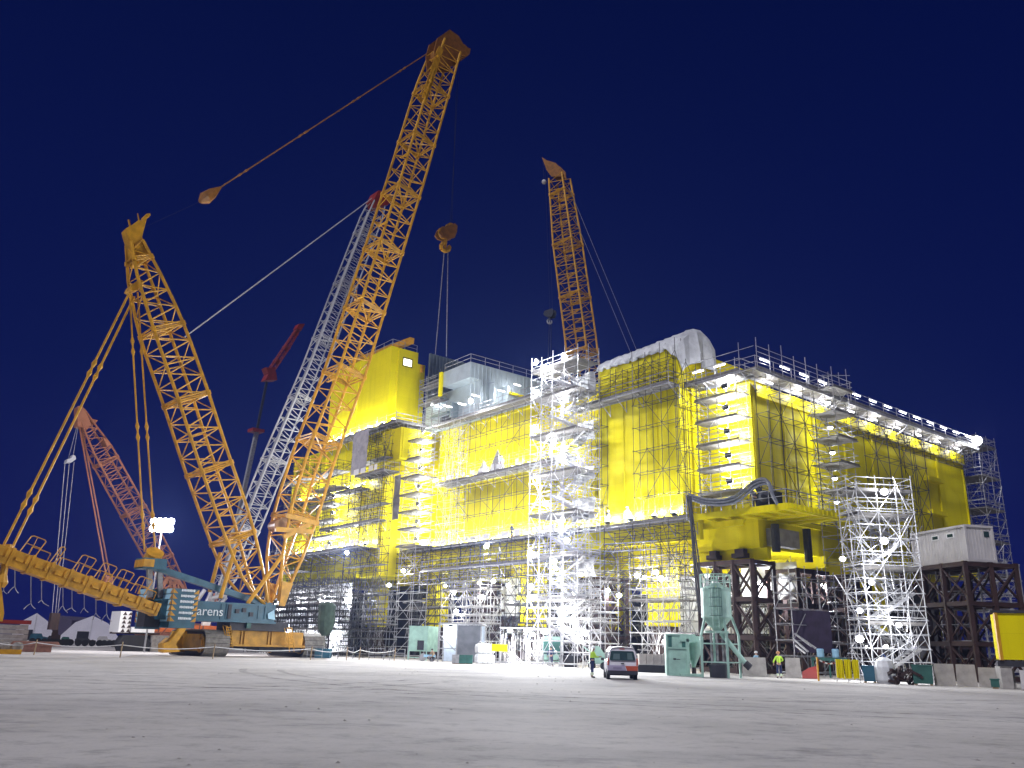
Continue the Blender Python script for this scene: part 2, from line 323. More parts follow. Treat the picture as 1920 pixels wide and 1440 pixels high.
# ---------------------------------------------------------------- the steel module (building)
def module():
    T = thing('steel_module', L(25, 5, 0), 'huge yellow offshore steel module raised on legs and wrapped in scaffolding', 'building')
    def ribs(x, name, m_, par):
        k = 0
        while k < len(x.v):
            y = MB(); y.v = x.v[k:k+8]; y.f = [tuple(i-k for i in f_) for f_ in x.f if k <= f_[0] < k+8]; y.build(name, m_, par); k += 8
    def part(name, m_, boxes, par=T):
        for b in boxes: x = MB(); x.cube(*b); o = x.build(name, m_, par)
        return o
    hall = part('end_hall', YEL, [(0, 28, 0.0, 41.4, 10.2, 24.9)])
    # top strip, ribs and recessed doors on the end hall right face
    part('edge_girder', YEL, [(-0.35, -0.003, 0.5, 41.3, 23.6, 24.7), (-0.25, -0.003, 0.3, 41.3, 12.6, 13.1)], hall)
    rb = MB()
    for b in (0.25, 4.8, 9.6, 15.1, 20.4, 27.2, 34.6, 41.1): rb.cube(-0.16, -0.002, b-.12, b+.12, 13.1, 23.6)
    ribs(rb, 'wall_rib', YEL, hall)
    for b0, z0, w_, h_ in ((6.0, 15.0, 1.6, 3.2), (18.0, 13.5, 1.4, 2.6), (29.5, 14.0, 3.4, 4.2)):
        part('hatch', YELB, [(-0.09, -0.004, b0, b0+w_, z0, z0+h_)], hall)
    for zz in (20.3, 16.6):
        part('intake_hood', YEL, [(-0.7, -0.004, 31.0, 34.5, zz, zz+.45)], hall)
    tall = part('tall_block', YEL, [(5.84, 16.4, -2.72, 12, 12.9, 29.2)])
    part('side_wing', YEL, [(5.60, 5.838, -1.2, -0.02, 13.2, 27.0)], tall)
    pn = MB()
    for a in (8.6, 12.9): pn.cube(a-.05, a+.05, -2.80, -2.722, 13.2, 26.2)
    pn.cube(5.9, 16.3, -2.84, -2.723, 26.2, 26.45)
    ribs(pn, 'wall_rib', YEL, tall)
    part('door', YELB, [(9.2, 10.1, -2.78, -2.724, 13.1, 15.2)], tall)
    part('left_wall_block', YEL, [(16.402, 52.6, 0.0, 30, 10.4, 29.0)])
    mw = MB()
    for a in (23.0, 33.5, 43.2):
        mw.cube(a-.10, a+.10, -0.14, -0.002, 13.2, 20.6); mw.cube(a-.10, a+.10, -0.14, -0.002, 21.6, 28.6)
    mw.cube(16.5, 52.5, -0.18, -0.003, 28.6, 28.95); mw.cube(16.5, 52.5, -0.2, -0.003, 20.6, 21.0)
    ribs(mw, 'wall_rib', YEL, T)
    part('recessed_panel', YELB, [(29, 32.4, -0.09, -0.004, 22.0, 27.2), (37.4, 41.8, -0.09, -0.004, 14.0, 19.4), (19.8, 22.6, -0.09, -0.004, 13.6, 19.0)])
    eb = part('far_end_block', YEL, [(52.602, 81, -6.0, 30, 9.9, 29.0)])
    em = MB()
    for a in (53, 58.5, 64, 70, 75.5, 80.8): em.cube(a-.12, a+.12, -6.18, -6.002, 13.5, 28.8)
    em.cube(52.9, 81, -6.2, -6.004, 20.8, 21.2); em.cube(52.9, 81, -6.22, -6.004, 12.6, 13.3)
    ribs(em, 'wall_rib', YEL, eb)
    part('roof_cube_annex', YEL, [(53.3, 70.6, -1.658, -0.4, 29.35, 39.4)])
    cube = part('roof_cube', YEL, [(53.3, 70.6, -6.0, -1.66, 29.35, 41.0)])
    part('wall_rib', YEL, [(53.12, 53.298, -4.9, -4.75, 29.4, 40.9), (61.9, 62.1, -6.12, -6.002, 29.4, 40.9)], cube)
    win = part('window', WINL, [(53.24, 53.297, -4.02, -2.7, 38.7, 39.6)], cube)
    part('window_frame', DARK, [(53.2, 53.295, -4.12, -4.021, 38.6, 39.7), (53.2, 53.295, -2.699, -2.6, 38.6, 39.7), (53.2, 53.295, -4.12, -2.6, 39.71, 39.8), (53.2, 53.295, -4.12, -2.6, 38.5, 38.59)], win)
    part('cube_hook_rail', CRY, [(52.9, 53.29, -1.2, -0.9, 38.2, 39.2)], cube)
    # silver roof module
    gm = part('silver_clad_house', CLAD, [(40, 52.5, -0.4, 18, 29.02, 34.2), (40.002, 46, -2.1, 19, 34.202, 36.3)])
    x = MB(); k = 0
    b = -2.0
    while b < 18.8: x.cube(39.93, 39.998, b, b+.10, 29.3, 36.2); b += 0.62
    x.build('cladding_seam', CLAD, gm)
    part('corrugated_wall', CORR, [(53.28, 53.29, 0, 0.01, 30, 30.01)], gm) if False else None
    x = MB(); b = -0.38
    while b < 9.5: x.cube(52.2, 52.5, b, b+.28, 34.21, 41.0); x.cube(52.28, 52.5, b+.28, b+.56, 34.21, 41.0); b += .56
    x.build('corrugated_wall', CORR, gm)
    part('yellow_corner_post', YEL, [(46.0, 46.6, -2.4, -2.11, 33.0, 36.3), (39.6, 39.9, 4, 10.5, 33.2, 33.5)], gm)
    x = MB()
    for b0 in (1.0, 3.2, 6.5, 10.0, 13.5): x.cube(38.9, 39.92, b0, b0+.25, 29.2, 34.0 if b0 < 4 else 32.2)
    ribs(x, 'duct', CLAD, gm)
    x = MB(); x.cube(44.6, 44.9, -1.6, -0.42, 30, 32); x.cube(46.5, 50.5, -0.9, -0.41, 31.0, 31.3); x.cube(47.0, 51.0, -1.1, -0.41, 33.0, 33.2); ribs(x, 'louvre_frame', CORR, gm)
    x = MB()
    for i in range(10): x.cube(46.2, 48.6, -0.52, -0.41, 29.5+i*.14, 29.57+i*.14)
    x.build('louvre', DARK, gm)
    # main girders under the deck
    x = MB()
    for bb in (0.2, 9, 18): x.cube(-0.6, 78, bb, bb+.5, 9.2, 10.19)
    x.cube(4.2, 52, -2.6, -2.1, 11.0, 12.7); x.cube(4.2, 52, -2.8, -1.9, 12.4, 12.69)
    x.cube(0.1, 5.6, -2.0, -1.7, 11.9, 12.4)
    ribs(x, 'belly_girder', YEL, T)
    # hanging columns
    for a, b_ in ((12.2, 2), (31.6, 2), (51.2, 2), (64.0, 0.5), (12.2, 16), (31.6, 16), (3.0, 24), (3.0, 36)):
        c = MB(); c.cube(a, a+2.3, b_, b_+2.0, 3.9, 10.18); cc_ = c.build('support_column', YEL, T)
        c = MB(); c.cube(a-.5, a+2.8, b_-.25, b_-.01, 6.9, 7.5); c.cube(a-.3, a+2.6, b_-.2, b_-.01, 4.0, 4.25); c.each('column_collar', YEL, cc_)
        c = MB(); c.cube(a-.3, a+2.6, b_-.3, b_+2.3, 0, 1.2); c.cube(a+.2, a+2.1, b_+.1, b_+1.9, 1.2, 3.89); c.each('support_block', RUST, cc_)
    # cantilever platform at the near corner
    P = part('cantilever_platform', YEL, [(-5.2, 4.2, -3.6, -0.02, 12.72, 12.98), (-5.2, 4.2, -3.6, -3.35, 12.45, 12.718), (-5.2, -4.95, -3.35, 5.9, 12.45, 12.716), (-5.2, -0.3, -0.02, 5.9, 12.72, 12.98)])
    x = MB()
    for a in (-3.6, -2.0, -0.4, 1.4, 3.0): x.cube(a-.1, a+.1, -3.35, -0.05, 12.5, 12.71)
    for b_ in (0.8, 2.4, 4.0): x.cube(-4.9, -0.4, b_-.1, b_+.1, 12.5, 12.71)
    for i in range(14): x.cube(-5.45, -5.21, -3.4+i*.66, -3.0+i*.66, 12.55, 12.95)
    ribs(x, 'platform_joist', YELB, P)
    x = MB(); x.cube(-0.9, -0.05, 1.0, 4.6, 10.4, 11.9); ribs(x, 'pipe_cover', TARPG, T)
    for p_, q_ in ((L(-1.2, .6, 12.1), L(-1.2, .6, 9.8)), (L(-.8, 6.0, 12.3), L(-.8, 6.0, 9.4))): x = MB(); x.tube(p_, q_, .35, 10); x.build('down_pipe', DARK, T)
    # crane davit on the cube
    D = MB(); p = pb(672, 618, -3.0); q = pa(738, 650, 52.6)
    D.beam(L(70, -3.4, 43.2), L(52.4, -3.4, 42.2), 0.7, 0.8); D.beam(L(66, -3.4, 41.0), L(66, -3.4, 43.0), .5, .5); D.beam(L(57, -3.4, 41), L(57, -3.4, 42.6), .5, .5)
    D.build('roof_davit', CRY, cube)
    return T
MOD = module()

# white tarpaulin draped over the tall block
def tarp():
    x = MB(); nb = 12; na = 46; rnd = random.Random(3)
    prof = [(-2.95, 27.6), (-3.0, 28.5), (-2.98, 29.25), (-2.6, 29.9), (-1.6, 30.7), (-0.6, 31.2), (0.4, 31.3), (1.4, 30.8), (2.2, 29.9), (2.4, 28.6), (2.3, 27.6)]
    rows = []
    for i in range(na+1):
        t = i/na; a = 16.6-t*11.1; row = []
        k = 1-0.30*(1-t)**1.0
        for j, (b_, z_) in enumerate(prof):
            zz = 29.25+(z_-29.25)*(k if z_ > 29.25 else 1)
            if j <= 1: zz = 29.2-(29.2-z_)*(0.15+0.85*max(0, (t-0.86)/0.14))*(0.8 if j else 1)+(0.1*math.sin(i*1.3) if j == 0 else 0)
            row.append(L(a+rnd.uniform(-.08, .08), b_+rnd.uniform(-.07, .07)+0.09*math.sin(i*1.7+j*.5), zz+rnd.uniform(-.05, .09)+.10*abs(math.sin(i*.85))))
        rows.append(row)
    # end drape over the right side
    for e_, (da, dz) in enumerate(((0.18, -.15), (0.28, -0.9), (0.3, -1.9), (0.34, -2.9))):
        row = []
        for j, (b_, z_) in enumerate(prof):
            bb = b_; zz = min(z_, 29.25+(z_-29.25)*(1-e_*.1))+dz*(1 if 2 <= j <= 9 else 0.25)
            row.append(L(5.5-da-0.30*math.sin(j*2.7+e_*.4)*(.3+.35*e_), bb+rnd.uniform(-.1, .1), zz+rnd.uniform(-.1, .1)))
        rows.append(row)
    m = len(prof)
    for r in rows: x.v += r
    for i in range(len(rows)-1):
        for j in range(m-1): k = i*m+j; x.f.append((k, k+1, k+m+1, k+m))
    o = x.build('tarpaulin', TARP, None, smooth=False)
    sol = o.modifiers.new('s', 'SOLIDIFY'); sol.thickness = 0.05
    tag(o, 'white tarpaulin draped over the top of the tall yellow block', 'tarpaulin')
tarp()

# ---------------------------------------------------------------- scaffolding
ORDC = []
class Frame:
    """local frame: origin, two horizontal directions"""
    def __init__(s, o, u, v): s.o = V(o); s.u = V(u); s.v = V(v)
    def p(s, i, j, z): return s.o+s.u*i+s.v*j+Z*z
def scaffold(name, label, fr, lu, lv, nu, nv, z0, z1, lift=2.0, decks=(), mat_=None, brace=1.0, rail=True, group=None, r=0.034, faces='f', seed=1, cat='scaffold', over=0.0, deck_ext=0.0, parts=True, toe=True, dense=True, tangle=0):
    mat_ = mat_ or GALV; rnd = random.Random(seed)
    T = thing(name, fr.p(lu/2, lv/2, z0), label, cat, group)
    us = [lu*i/nu+(rnd.uniform(-.22, .22) if 0 < i < nu else 0) for i in range(nu+1)]; vs = [lv*i/nv for i in range(nv+1)]
    ex = {}
    for i, a in enumerate(us):
        for j, b in enumerate(vs):
            top = z1+over+rnd.uniform(0, .7)
            x = MB(); x.tube(fr.p(a, b, z0), fr.p(a, b, top), r); x.build('standard', mat_, T)
    k = 0; z = z0+(0.3 if z0 < 1 else 0)
    while z <= z1+.01:
        x = MB(); off = rnd.uniform(-.05, .05)
        for b in vs: x.tube(fr.p(-.15, b, z+off), fr.p(lu+.15, b, z+off), r*.9)
        for a in us: x.tube(fr.p(a, -.12, z+.06+off), fr.p(a, lv+.12, z+.06+off), r*.9)
        if dense and z+lift*.5 < z1+.3:
            for b in vs: x.tube(fr.p(-.15, b, z+lift*.5+off), fr.p(lu+.15, b, z+lift*.5+off), r*.8)
            for a in us: x.tube(fr.p(a, -.12, z+lift*.5+.05), fr.p(a, lv+.12, z+lift*.5+.05), r*.8)
        x.build('ledger_lift', mat_, T)
        x = MB(); cnt = 0
        if z+lift <= z1+.5:
            for i in range(nu):
                for b in ((vs[0], vs[-1]) if 'b' in faces else (vs[0],)):
                    if rnd.random() < brace:
                        if (i+k) % 2: x.tube(fr.p(us[i], b, z), fr.p(us[i+1], b, z+lift), r*.85)
                        else: x.tube(fr.p(us[i+1], b, z), fr.p(us[i], b, z+lift), r*.85)
                        cnt += 1
            for j in range(nv):
                for a in (us[0], us[-1]):
                    if rnd.random() < brace:
                        if (j+k) % 2: x.tube(fr.p(a, vs[j], z), fr.p(a, vs[j+1], z+lift), r*.85)
                        else: x.tube(fr.p(a, vs[j+1], z), fr.p(a, vs[j], z+lift), r*.85)
                        cnt += 1
        if cnt: (x.each('diagonal_brace', mat_, T, 10) if cnt < 5 and brace < 1 and len(ORDC) < 60 and not ORDC.append(1) else x.build('diagonal_brace', mat_, T))
        z += lift; k += 1
    if tangle:
        x = MB()
        for q in range(tangle):
            a, b, z_ = rnd.uniform(0, lu), rnd.uniform(-.1, lv), rnd.uniform(z0+.5, z1-1.5); x.tube(fr.p(a, b, z_), fr.p(a+rnd.uniform(-1.6, 1.6), b+rnd.uniform(-.6, .6), z_+rnd.choice((.05, 1.2, 2.0, 2.6))), r*.85, 4)
        o_ = x.build('loose_tubes', mat_, T); o_['kind'] = 'stuff'
    for dz in decks:
        d = MB(); e_ = deck_ext
        nb = max(2, int(lv/.3)); 
        for q in range(nb):
            b0 = -e_+(lv+2*e_)*q/nb; b1 = -e_+(lv+2*e_)*(q+1)/nb-.02
            s0 = -e_-rnd.uniform(0, .25); s1 = lu+e_+rnd.uniform(0, .25)
            d.box(fr.p((s0+s1)/2, (b0+b1)/2, dz+rnd.uniform(-.01, .01)), fr.u*((s1-s0)/2), fr.v*((b1-b0)/2), Z*.03)
        pd = d.build('plank_deck', PLANK, T)
        if rail:
            g_ = MB(); loop = [(-e_, -e_), (lu+e_, -e_), (lu+e_, lv+e_), (-e_, lv+e_), (-e_, -e_)]
            for s_, t_ in zip(loop[:-1], loop[1:]):
                for h in (.5, 1.0): g_.tube(fr.p(*s_, dz+h), fr.p(*t_, dz+h), r*.8)
            g_.build('guardrail', mat_, pd)
            if toe:
                t2 = MB()
                for s_, t_ in zip(loop[:2], loop[1:3]): t2.beam(fr.p(*s_, dz+.12), fr.p(*t_, dz+.12), .03, .16)
                t2.build('toe_board', PLANK, pd)
    return T
def stairs(T, fr, lu, j0, j1, z0, z1, flight=2.0, m=None):
    m = m or GALV; z = z0; k = 0
    while z+flight <= z1+.01:
        x = MB(); u0, u1 = (0.55, lu-.55) if k % 2 == 0 else (lu-.55, .55); jm = j0 if k % 2 == 0 else (j0+j1)/2+.03; jn = jm+(j1-j0)/2-.06
        for j in (jm, jn):
            x.beam(fr.p(u0, j, z), fr.p(u1, j, z+flight), .05, .22); x.tube(fr.p(u0, j, z+.95), fr.p(u1, j, z+flight+.95), .028)
            for t in (0.1, .5, .9): x.tube(fr.p(u0+(u1-u0)*t, j, z+flight*t), fr.p(u0+(u1-u0)*t, j, z+flight*t+.95), .022)
        ns = 9
        for q in range(ns):
            t = (q+.5)/ns; x.box(fr.p(u0+(u1-u0)*t, (jm+jn)/2, z+flight*t), fr.u*.13, fr.v*((jn-jm)/2), Z*.02)
        x.build('stair_flight', m, T)
        y = MB(); uu = lu-.28 if k % 2 == 0 else .28
        y.box(fr.p(uu, (j0+j1)/2, z+flight), fr.u*.28, fr.v*((j1-j0)/2), Z*.03); y.build('landing', PLANK, T)
        z += flight; k += 1
def walkway(label, fr, lu, lv, z, group=None, posts=2.4, bracket=True, rail_h=1.05, tall=0.0, seed=1, thick=.12, both=False, endr=True, name='scaffold_walkway', mesh=False):
    """cantilevered walkway: deck, brackets, guardrail"""
    rnd = random.Random(seed); T = thing(name, fr.p(lu/2, lv/2, z), label, 'walkway', group)
    d = MB(); nb = max(2, int(lv/.32))
    ns = max(1, int(lu/3.0))
    for s_ in range(ns):
        for q in range(nb):
            b0 = lv*q/nb; b1 = lv*(q+1)/nb-.02; a0 = lu*s_/ns; a1 = lu*(s_+1)/ns+.1
            d.box(fr.p((a0+a1)/2, (b0+b1)/2, z+rnd.uniform(-.02, .02)), fr.u*((a1-a0)/2), fr.v*((b1-b0)/2), Z*.03)
    pd = d.build('plank_deck', PLANK, T)
    x = MB()
    for b in (0.05, lv-.05): x.beam(fr.p(0, b, z-.05-thick/2), fr.p(lu, b, z-.05-thick/2), .08, thick)
    n_ = max(1, round(lu/posts))
    if bracket:
        for i in range(n_+1):
            a = lu*i/n_; x.tube(fr.p(a, 0.02, z-.15), fr.p(a, lv, z-1.3), .035); x.tube(fr.p(a, 0, z-.1), fr.p(a, lv, z-.1), .035); x.tube(fr.p(a, lv, z-.1), fr.p(a, lv, z-1.4), .035)
    x.build('bracket_frame', GALV, T)
    g_ = MB()
    for i in range(n_+1):
        a = lu*i/n_; h = rail_h+(tall if i % 2 == 0 else 0)+rnd.uniform(0, .25)
        g_.tube(fr.p(a, 0, z-.3), fr.p(a, 0, z+h), .034)
        if both: g_.tube(fr.p(a, lv, z-.3), fr.p(a, lv, z+h), .034)
    g_.each('rail_post', GALV, T, 10)
    r_ = MB()
    for h in (.5, rail_h): 
        r_.tube(fr.p(0, 0, z+h), fr.p(lu, 0, z+h), .03)
        if endr:
            r_.tube(fr.p(0, 0, z+h), fr.p(0, lv, z+h), .03); r_.tube(fr.p(lu, 0, z+h), fr.p(lu, lv, z+h), .03)
    r_.build('guardrail', GALV, T)
    t_ = MB(); t_.beam(fr.p(0, 0, z+.11), fr.p(lu, 0, z+.11), .03, .17); t_.build('toe_board', PLANK, T)
    if mesh:
        t_ = MB(); a = 0.0
        while a < lu:
            wd = rnd.uniform(.5, 1.6); 
            if rnd.random() < .55: t_.box(fr.p(a+wd/2, -.04, z+.55), fr.u*(wd/2*.9), fr.v*.01, Z*rnd.uniform(.2, .38))
            a += wd+rnd.uniform(.1, .8)
        t_.each('rail_sheet', SHEET, T)
    return T
FB = lambda a, b: Frame(L(a, b, 0), A, B)       # u along A (to the left, away), v along B (to the right, away)
FR = lambda a, b: Frame(L(a, b, 0), B, A)       # u along B, v along A

JT = lambda: random.uniform(-.7, .7)
# long walkways on the left-hand faces
walkway('long lower scaffold walkway along the foot of the yellow left wall', FB(16.8, -3.3), 35.5, 3.2, 13.0, tall=.8, seed=2, mesh=True)
walkway('lower scaffold walkway along the foot of the tall yellow block', FB(4.3, -4.1), 12.4, 1.35, 12.75, tall=.8, seed=3)
walkway('middle scaffold walkway halfway up the yellow left wall', FB(21.5, -2.2), 25.0, 2.0, 21.2, tall=.5, seed=4, mesh=True)
walkway('top scaffold walkway under the roof edge of the yellow left wall', FB(22.0, -2.0), 26.5, 1.8, 29.25, tall=.4, seed=5)
walkway('high scaffold walkway across the tall yellow block below its tarpaulin', FB(5.7, -4.3), 13.4, 1.5, 25.3, tall=.9, seed=6)
walkway('scaffold walkway bulging out round the foot of the yellow roof cube', FB(48.7, -7.3), 22.0, 1.25, 29.2, tall=.3, seed=7)
walkway('short return walkway at the right end of the roof cube', FR(48.7, -7.25), 5.0, 3.8, 29.27, seed=8, bracket=False)
walkway('lower scaffold walkway along the far end block behind the crane', FB(52.6, -9.2), 27, 3.1, 13.3, tall=.6, seed=9, mesh=True)
walkway('narrow upper walkway along the far end block', FB(56, -7.5), 24, 1.4, 21.4, seed=10)
walkway('slim inspection walkway beneath the lower walkway of the left wall', FB(20, -4.6), 25, 1.0, 10.2, seed=11)
walkway('grating walkway in front of the far block underside', FB(49, -8.6), 16, 1.1, 16.4, seed=12)

# facade scaffolds
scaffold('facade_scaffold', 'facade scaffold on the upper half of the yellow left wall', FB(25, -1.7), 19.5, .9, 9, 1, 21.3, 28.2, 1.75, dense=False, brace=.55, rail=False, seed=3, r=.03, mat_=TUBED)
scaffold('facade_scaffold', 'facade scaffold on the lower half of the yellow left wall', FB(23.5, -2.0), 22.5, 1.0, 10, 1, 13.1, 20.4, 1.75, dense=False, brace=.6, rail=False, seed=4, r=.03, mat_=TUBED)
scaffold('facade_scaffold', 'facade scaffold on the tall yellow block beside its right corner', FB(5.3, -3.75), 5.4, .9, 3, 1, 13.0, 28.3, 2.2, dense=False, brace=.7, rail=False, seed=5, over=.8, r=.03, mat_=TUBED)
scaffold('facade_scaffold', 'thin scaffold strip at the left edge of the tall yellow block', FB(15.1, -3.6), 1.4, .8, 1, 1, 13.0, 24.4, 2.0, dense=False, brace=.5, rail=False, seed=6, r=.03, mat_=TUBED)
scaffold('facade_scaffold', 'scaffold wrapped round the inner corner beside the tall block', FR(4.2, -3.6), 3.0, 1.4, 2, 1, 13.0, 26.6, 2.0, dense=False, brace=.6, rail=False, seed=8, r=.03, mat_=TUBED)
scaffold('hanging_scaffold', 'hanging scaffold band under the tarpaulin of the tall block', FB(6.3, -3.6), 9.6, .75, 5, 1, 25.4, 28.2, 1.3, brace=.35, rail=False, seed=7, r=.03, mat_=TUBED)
# corner landings on the end hall
CL = scaffold('landing_scaffold', 'scaffold with six plank landings stacked at the corner of the end hall', FB(0.2, -1.75), 4.4, 1.5, 2, 1, 13.0, 25.0, 2.2, decks=[14.9, 17.1, 19.3, 21.5, 23.6], brace=.5, seed=9, over=1.6, deck_ext=.15, rail=True)
scaffold('facade_scaffold', 'scaffold along the near end of the long right-hand face', FR(-1.5, .3), 9.5, 1.15, 5, 1, 13.0, 24.7, 2.2, dense=False, brace=.75, rail=False, seed=10, over=.6, r=.032, mat_=TUBED)
scaffold('landing_scaffold', 'landing scaffold with lit plank decks on the long right-hand face', FR(-3.3, 8.2), 2.6, 2.3, 1, 1, 0, 25.6, 2.3, decks=[13.6, 15.9, 18.3, 20.7, 23.1, 25.4], brace=.6, seed=11, over=1.5, deck_ext=.3)
scaffold('facade_scaffold', 'tall thin scaffold halfway along the long right-hand face', FR(-1.5, 18.5), 7.2, 1.2, 3, 1, 9.0, 23.5, 2.4, dense=False, brace=.8, rail=False, seed=12, r=.034, mat_=TUBED)
scaffold('facade_scaffold', 'narrow scaffold strip towards the far end of the right-hand face', FR(-1.5, 26.6), 2.2, 1.2, 1, 1, 9.0, 22.5, 2.4, dense=False, brace=.9, rail=False, seed=13, r=.04, mat_=TUBED)
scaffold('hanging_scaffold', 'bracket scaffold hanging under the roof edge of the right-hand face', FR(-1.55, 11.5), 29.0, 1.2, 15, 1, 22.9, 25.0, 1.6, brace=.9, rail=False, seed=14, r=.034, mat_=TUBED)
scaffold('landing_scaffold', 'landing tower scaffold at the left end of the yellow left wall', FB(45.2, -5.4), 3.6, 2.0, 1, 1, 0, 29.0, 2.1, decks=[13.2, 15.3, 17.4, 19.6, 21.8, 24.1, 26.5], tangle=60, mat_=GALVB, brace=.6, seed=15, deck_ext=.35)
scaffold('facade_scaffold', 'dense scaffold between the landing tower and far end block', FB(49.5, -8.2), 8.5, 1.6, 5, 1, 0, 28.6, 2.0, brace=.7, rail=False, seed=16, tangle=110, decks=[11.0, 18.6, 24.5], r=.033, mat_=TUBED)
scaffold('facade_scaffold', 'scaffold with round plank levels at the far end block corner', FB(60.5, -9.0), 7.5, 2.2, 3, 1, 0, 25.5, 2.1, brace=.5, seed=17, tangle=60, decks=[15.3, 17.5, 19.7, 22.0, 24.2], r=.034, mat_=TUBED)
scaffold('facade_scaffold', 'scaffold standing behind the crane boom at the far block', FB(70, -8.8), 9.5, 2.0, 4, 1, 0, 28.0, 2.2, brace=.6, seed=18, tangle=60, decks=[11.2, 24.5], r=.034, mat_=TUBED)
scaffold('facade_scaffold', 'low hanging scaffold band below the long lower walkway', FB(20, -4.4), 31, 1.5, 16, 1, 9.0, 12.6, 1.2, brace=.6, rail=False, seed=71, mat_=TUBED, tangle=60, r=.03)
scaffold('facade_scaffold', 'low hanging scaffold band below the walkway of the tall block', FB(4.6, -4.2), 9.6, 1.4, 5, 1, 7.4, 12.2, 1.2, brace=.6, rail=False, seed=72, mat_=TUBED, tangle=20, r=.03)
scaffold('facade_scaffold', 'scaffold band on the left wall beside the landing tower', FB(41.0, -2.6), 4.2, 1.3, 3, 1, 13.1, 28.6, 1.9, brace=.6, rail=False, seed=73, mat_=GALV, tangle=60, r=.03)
# roof edge walkways
walkway('roof edge scaffold walkway along the long right-hand face', FR(-2.1, -2.0), 43.4, 2.0, 25.35, posts=2.7, tall=.0, seed=20, thick=.25)
walkway('roof edge scaffold walkway above the corner landings', FB(-.6, -2.2), 6.2, 2.1, 25.41, posts=2.0, tall=1.3, seed=21, thick=.25)
x = thing('roof_corner_scaffold', L(-2, 6, 25.4), 'tall guard poles on the roof corner of the end hall', 'scaffold')
for i in range(9):
    pp = MB(); a, b = (-2.15, -1.8+i*1.9); pp.tube(L(a, b, 25.3), L(a, b, 28.2+random.uniform(-.4, .5)-(i*.06)), .04); pp.build('guard_pole', GALV, x)
pp = MB()
for h in (27.3, 26.8): pp.tube(L(-2.15, -1.9, h), L(-2.15, 13.6, h), .03)
pp.tube(L(-2.15, -2.2, 27.2), L(5.4, -2.2, 27.2), .03); pp.tube(L(-2.15, 8.5, 26.9), L(-2.15, 13.6, 28.0), .03); pp.build('guardrail', GALV, x)
# far right grey tower, behind the hall end
scaffold('scaffold_tower', 'tall grey scaffold tower at the far right end of the module', FR(-1.9, 41.7), 5.0, 3.6, 2, 2, 0, 27.2, 1.9, decks=[7, 10.8, 14.6, 18.4, 22.2, 26], brace=.8, faces='fb', seed=22, tangle=120)
# stair towers
TF = FB(14.3, -7.6)
ST = scaffold('stair_tower', 'brightly lit scaffold stair tower in front of the yellow left wall', TF, 7.0, 2.9, 4, 2, 0, 29.2, 2.0, decks=[6, 10, 14, 18, 22, 26, 29], mat_=GALVB, tangle=90, brace=.9, faces='fb', seed=23, over=1.2, rail=True)
stairs(ST, TF, 4.9, .2, 2.7, 2.0, 28.0, 2.0, GALVB)
T2 = Frame(at(1592, 1222, 64.5)*1.0, A, B); T2.o.z = 0
u2 = V((0.95, 0.10, 0)).normalized(); v2 = V((-0.10, 0.95, 0)).normalized(); T2 = Frame(V((25.3, 60.8, 0)), u2, v2)
ST2 = scaffold('stair_tower', 'tightly packed scaffold stair tower beside the container on trestles', T2, 4.3, 2.8, 3, 2, 0, 13.2, 1.9, decks=[3.8, 7.6, 11.4, 13.2], mat_=GALVB, tangle=90, brace=.9, faces='fb', seed=24, over=.7)
stairs(ST2, T2, 4.3, .2, 2.6, .3, 11.7, 1.9, GALVB)

for u0, w0, z0_, h0 in ((.2, 3.0, 25.6, 2.5), (.25, 2.9, 21.2, 2.0), (.3, 2.8, 17.2, 1.4), (.2, 3.1, 13.4, 2.2), (.2, 2.6, 8.2, 1.6)):
    x = MB(); rr = random.Random(int(z0_)); n_ = 7
    x.v += [TF.p(u0+w0*k/n_+rr.uniform(-.12, .12), 2.45+rr.uniform(-.12, .12), z0_+h0*q/3+rr.uniform(-.15, .15)) for k in range(n_+1) for q in range(4)]
    x.f += [(k*4+q, k*4+q+4, k*4+q+5, k*4+q+1) for k in range(n_) for q in range(3)]
    o = x.build('screen_sheet', SHEET, ST); o.modifiers.new('s', 'SOLIDIFY').thickness = .03

# scaffolding under the module
for i, (a, b, la, lb, na, nb, z1, lab, s_) in enumerate((
    (6.2, -3.4, 5.6, 3.0, 3, 2, 10.4, 'open scaffold bay under the tall block beside the hoses', 31),
    (16.0, -4.2, 6.0, 3.6, 3, 2, 11.6, 'dense scaffold bay behind the foot of the bright stair tower', 32),
    (22.8, -3.6, 7.0, 3.0, 3, 2, 9.6, 'scaffold bay under the left wall beside the racks', 33),
    (34.5, -3.4, 7.5, 3.0, 3, 2, 9.8, 'scaffold bay between two hanging yellow columns', 34),
    (42.6, -3.2, 7.0, 2.6, 3, 2, 9.6, 'dark scaffold bay behind the grey steel cage', 35),
    (54.5, -4.6, 9.0, 3.0, 5, 2, 9.4, 'dense scaffold bay left of the mint green box', 36),
    (16.0, 6.0, 14.0, 3.0, 5, 1, 9.8, 'deep inner scaffold under the module behind the stair tower', 37),
    (36.0, 6.0, 14.0, 3.0, 5, 1, 9.8, 'deep inner scaffold under the module behind the grey cage', 38),
    (2.0, 7.0, 9.0, 2.5, 4, 1, 9.6, 'deep inner scaffold under the module behind the silo', 39))):
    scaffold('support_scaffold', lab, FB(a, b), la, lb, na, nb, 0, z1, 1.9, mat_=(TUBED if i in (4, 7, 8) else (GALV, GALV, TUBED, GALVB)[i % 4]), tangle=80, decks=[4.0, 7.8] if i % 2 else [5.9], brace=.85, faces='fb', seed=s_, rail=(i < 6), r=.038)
S5 = scaffold('birdcage_scaffold', 'wide dense birdcage scaffold in front of white sheets under the far block', FB(57, -10.5), 25, 3.6, 14, 3, 0, 9.6, 1.5, decks=[3.2, 6.3], brace=.8, faces='fb', seed=41, rail=True, r=.045, mat_=TUBED)
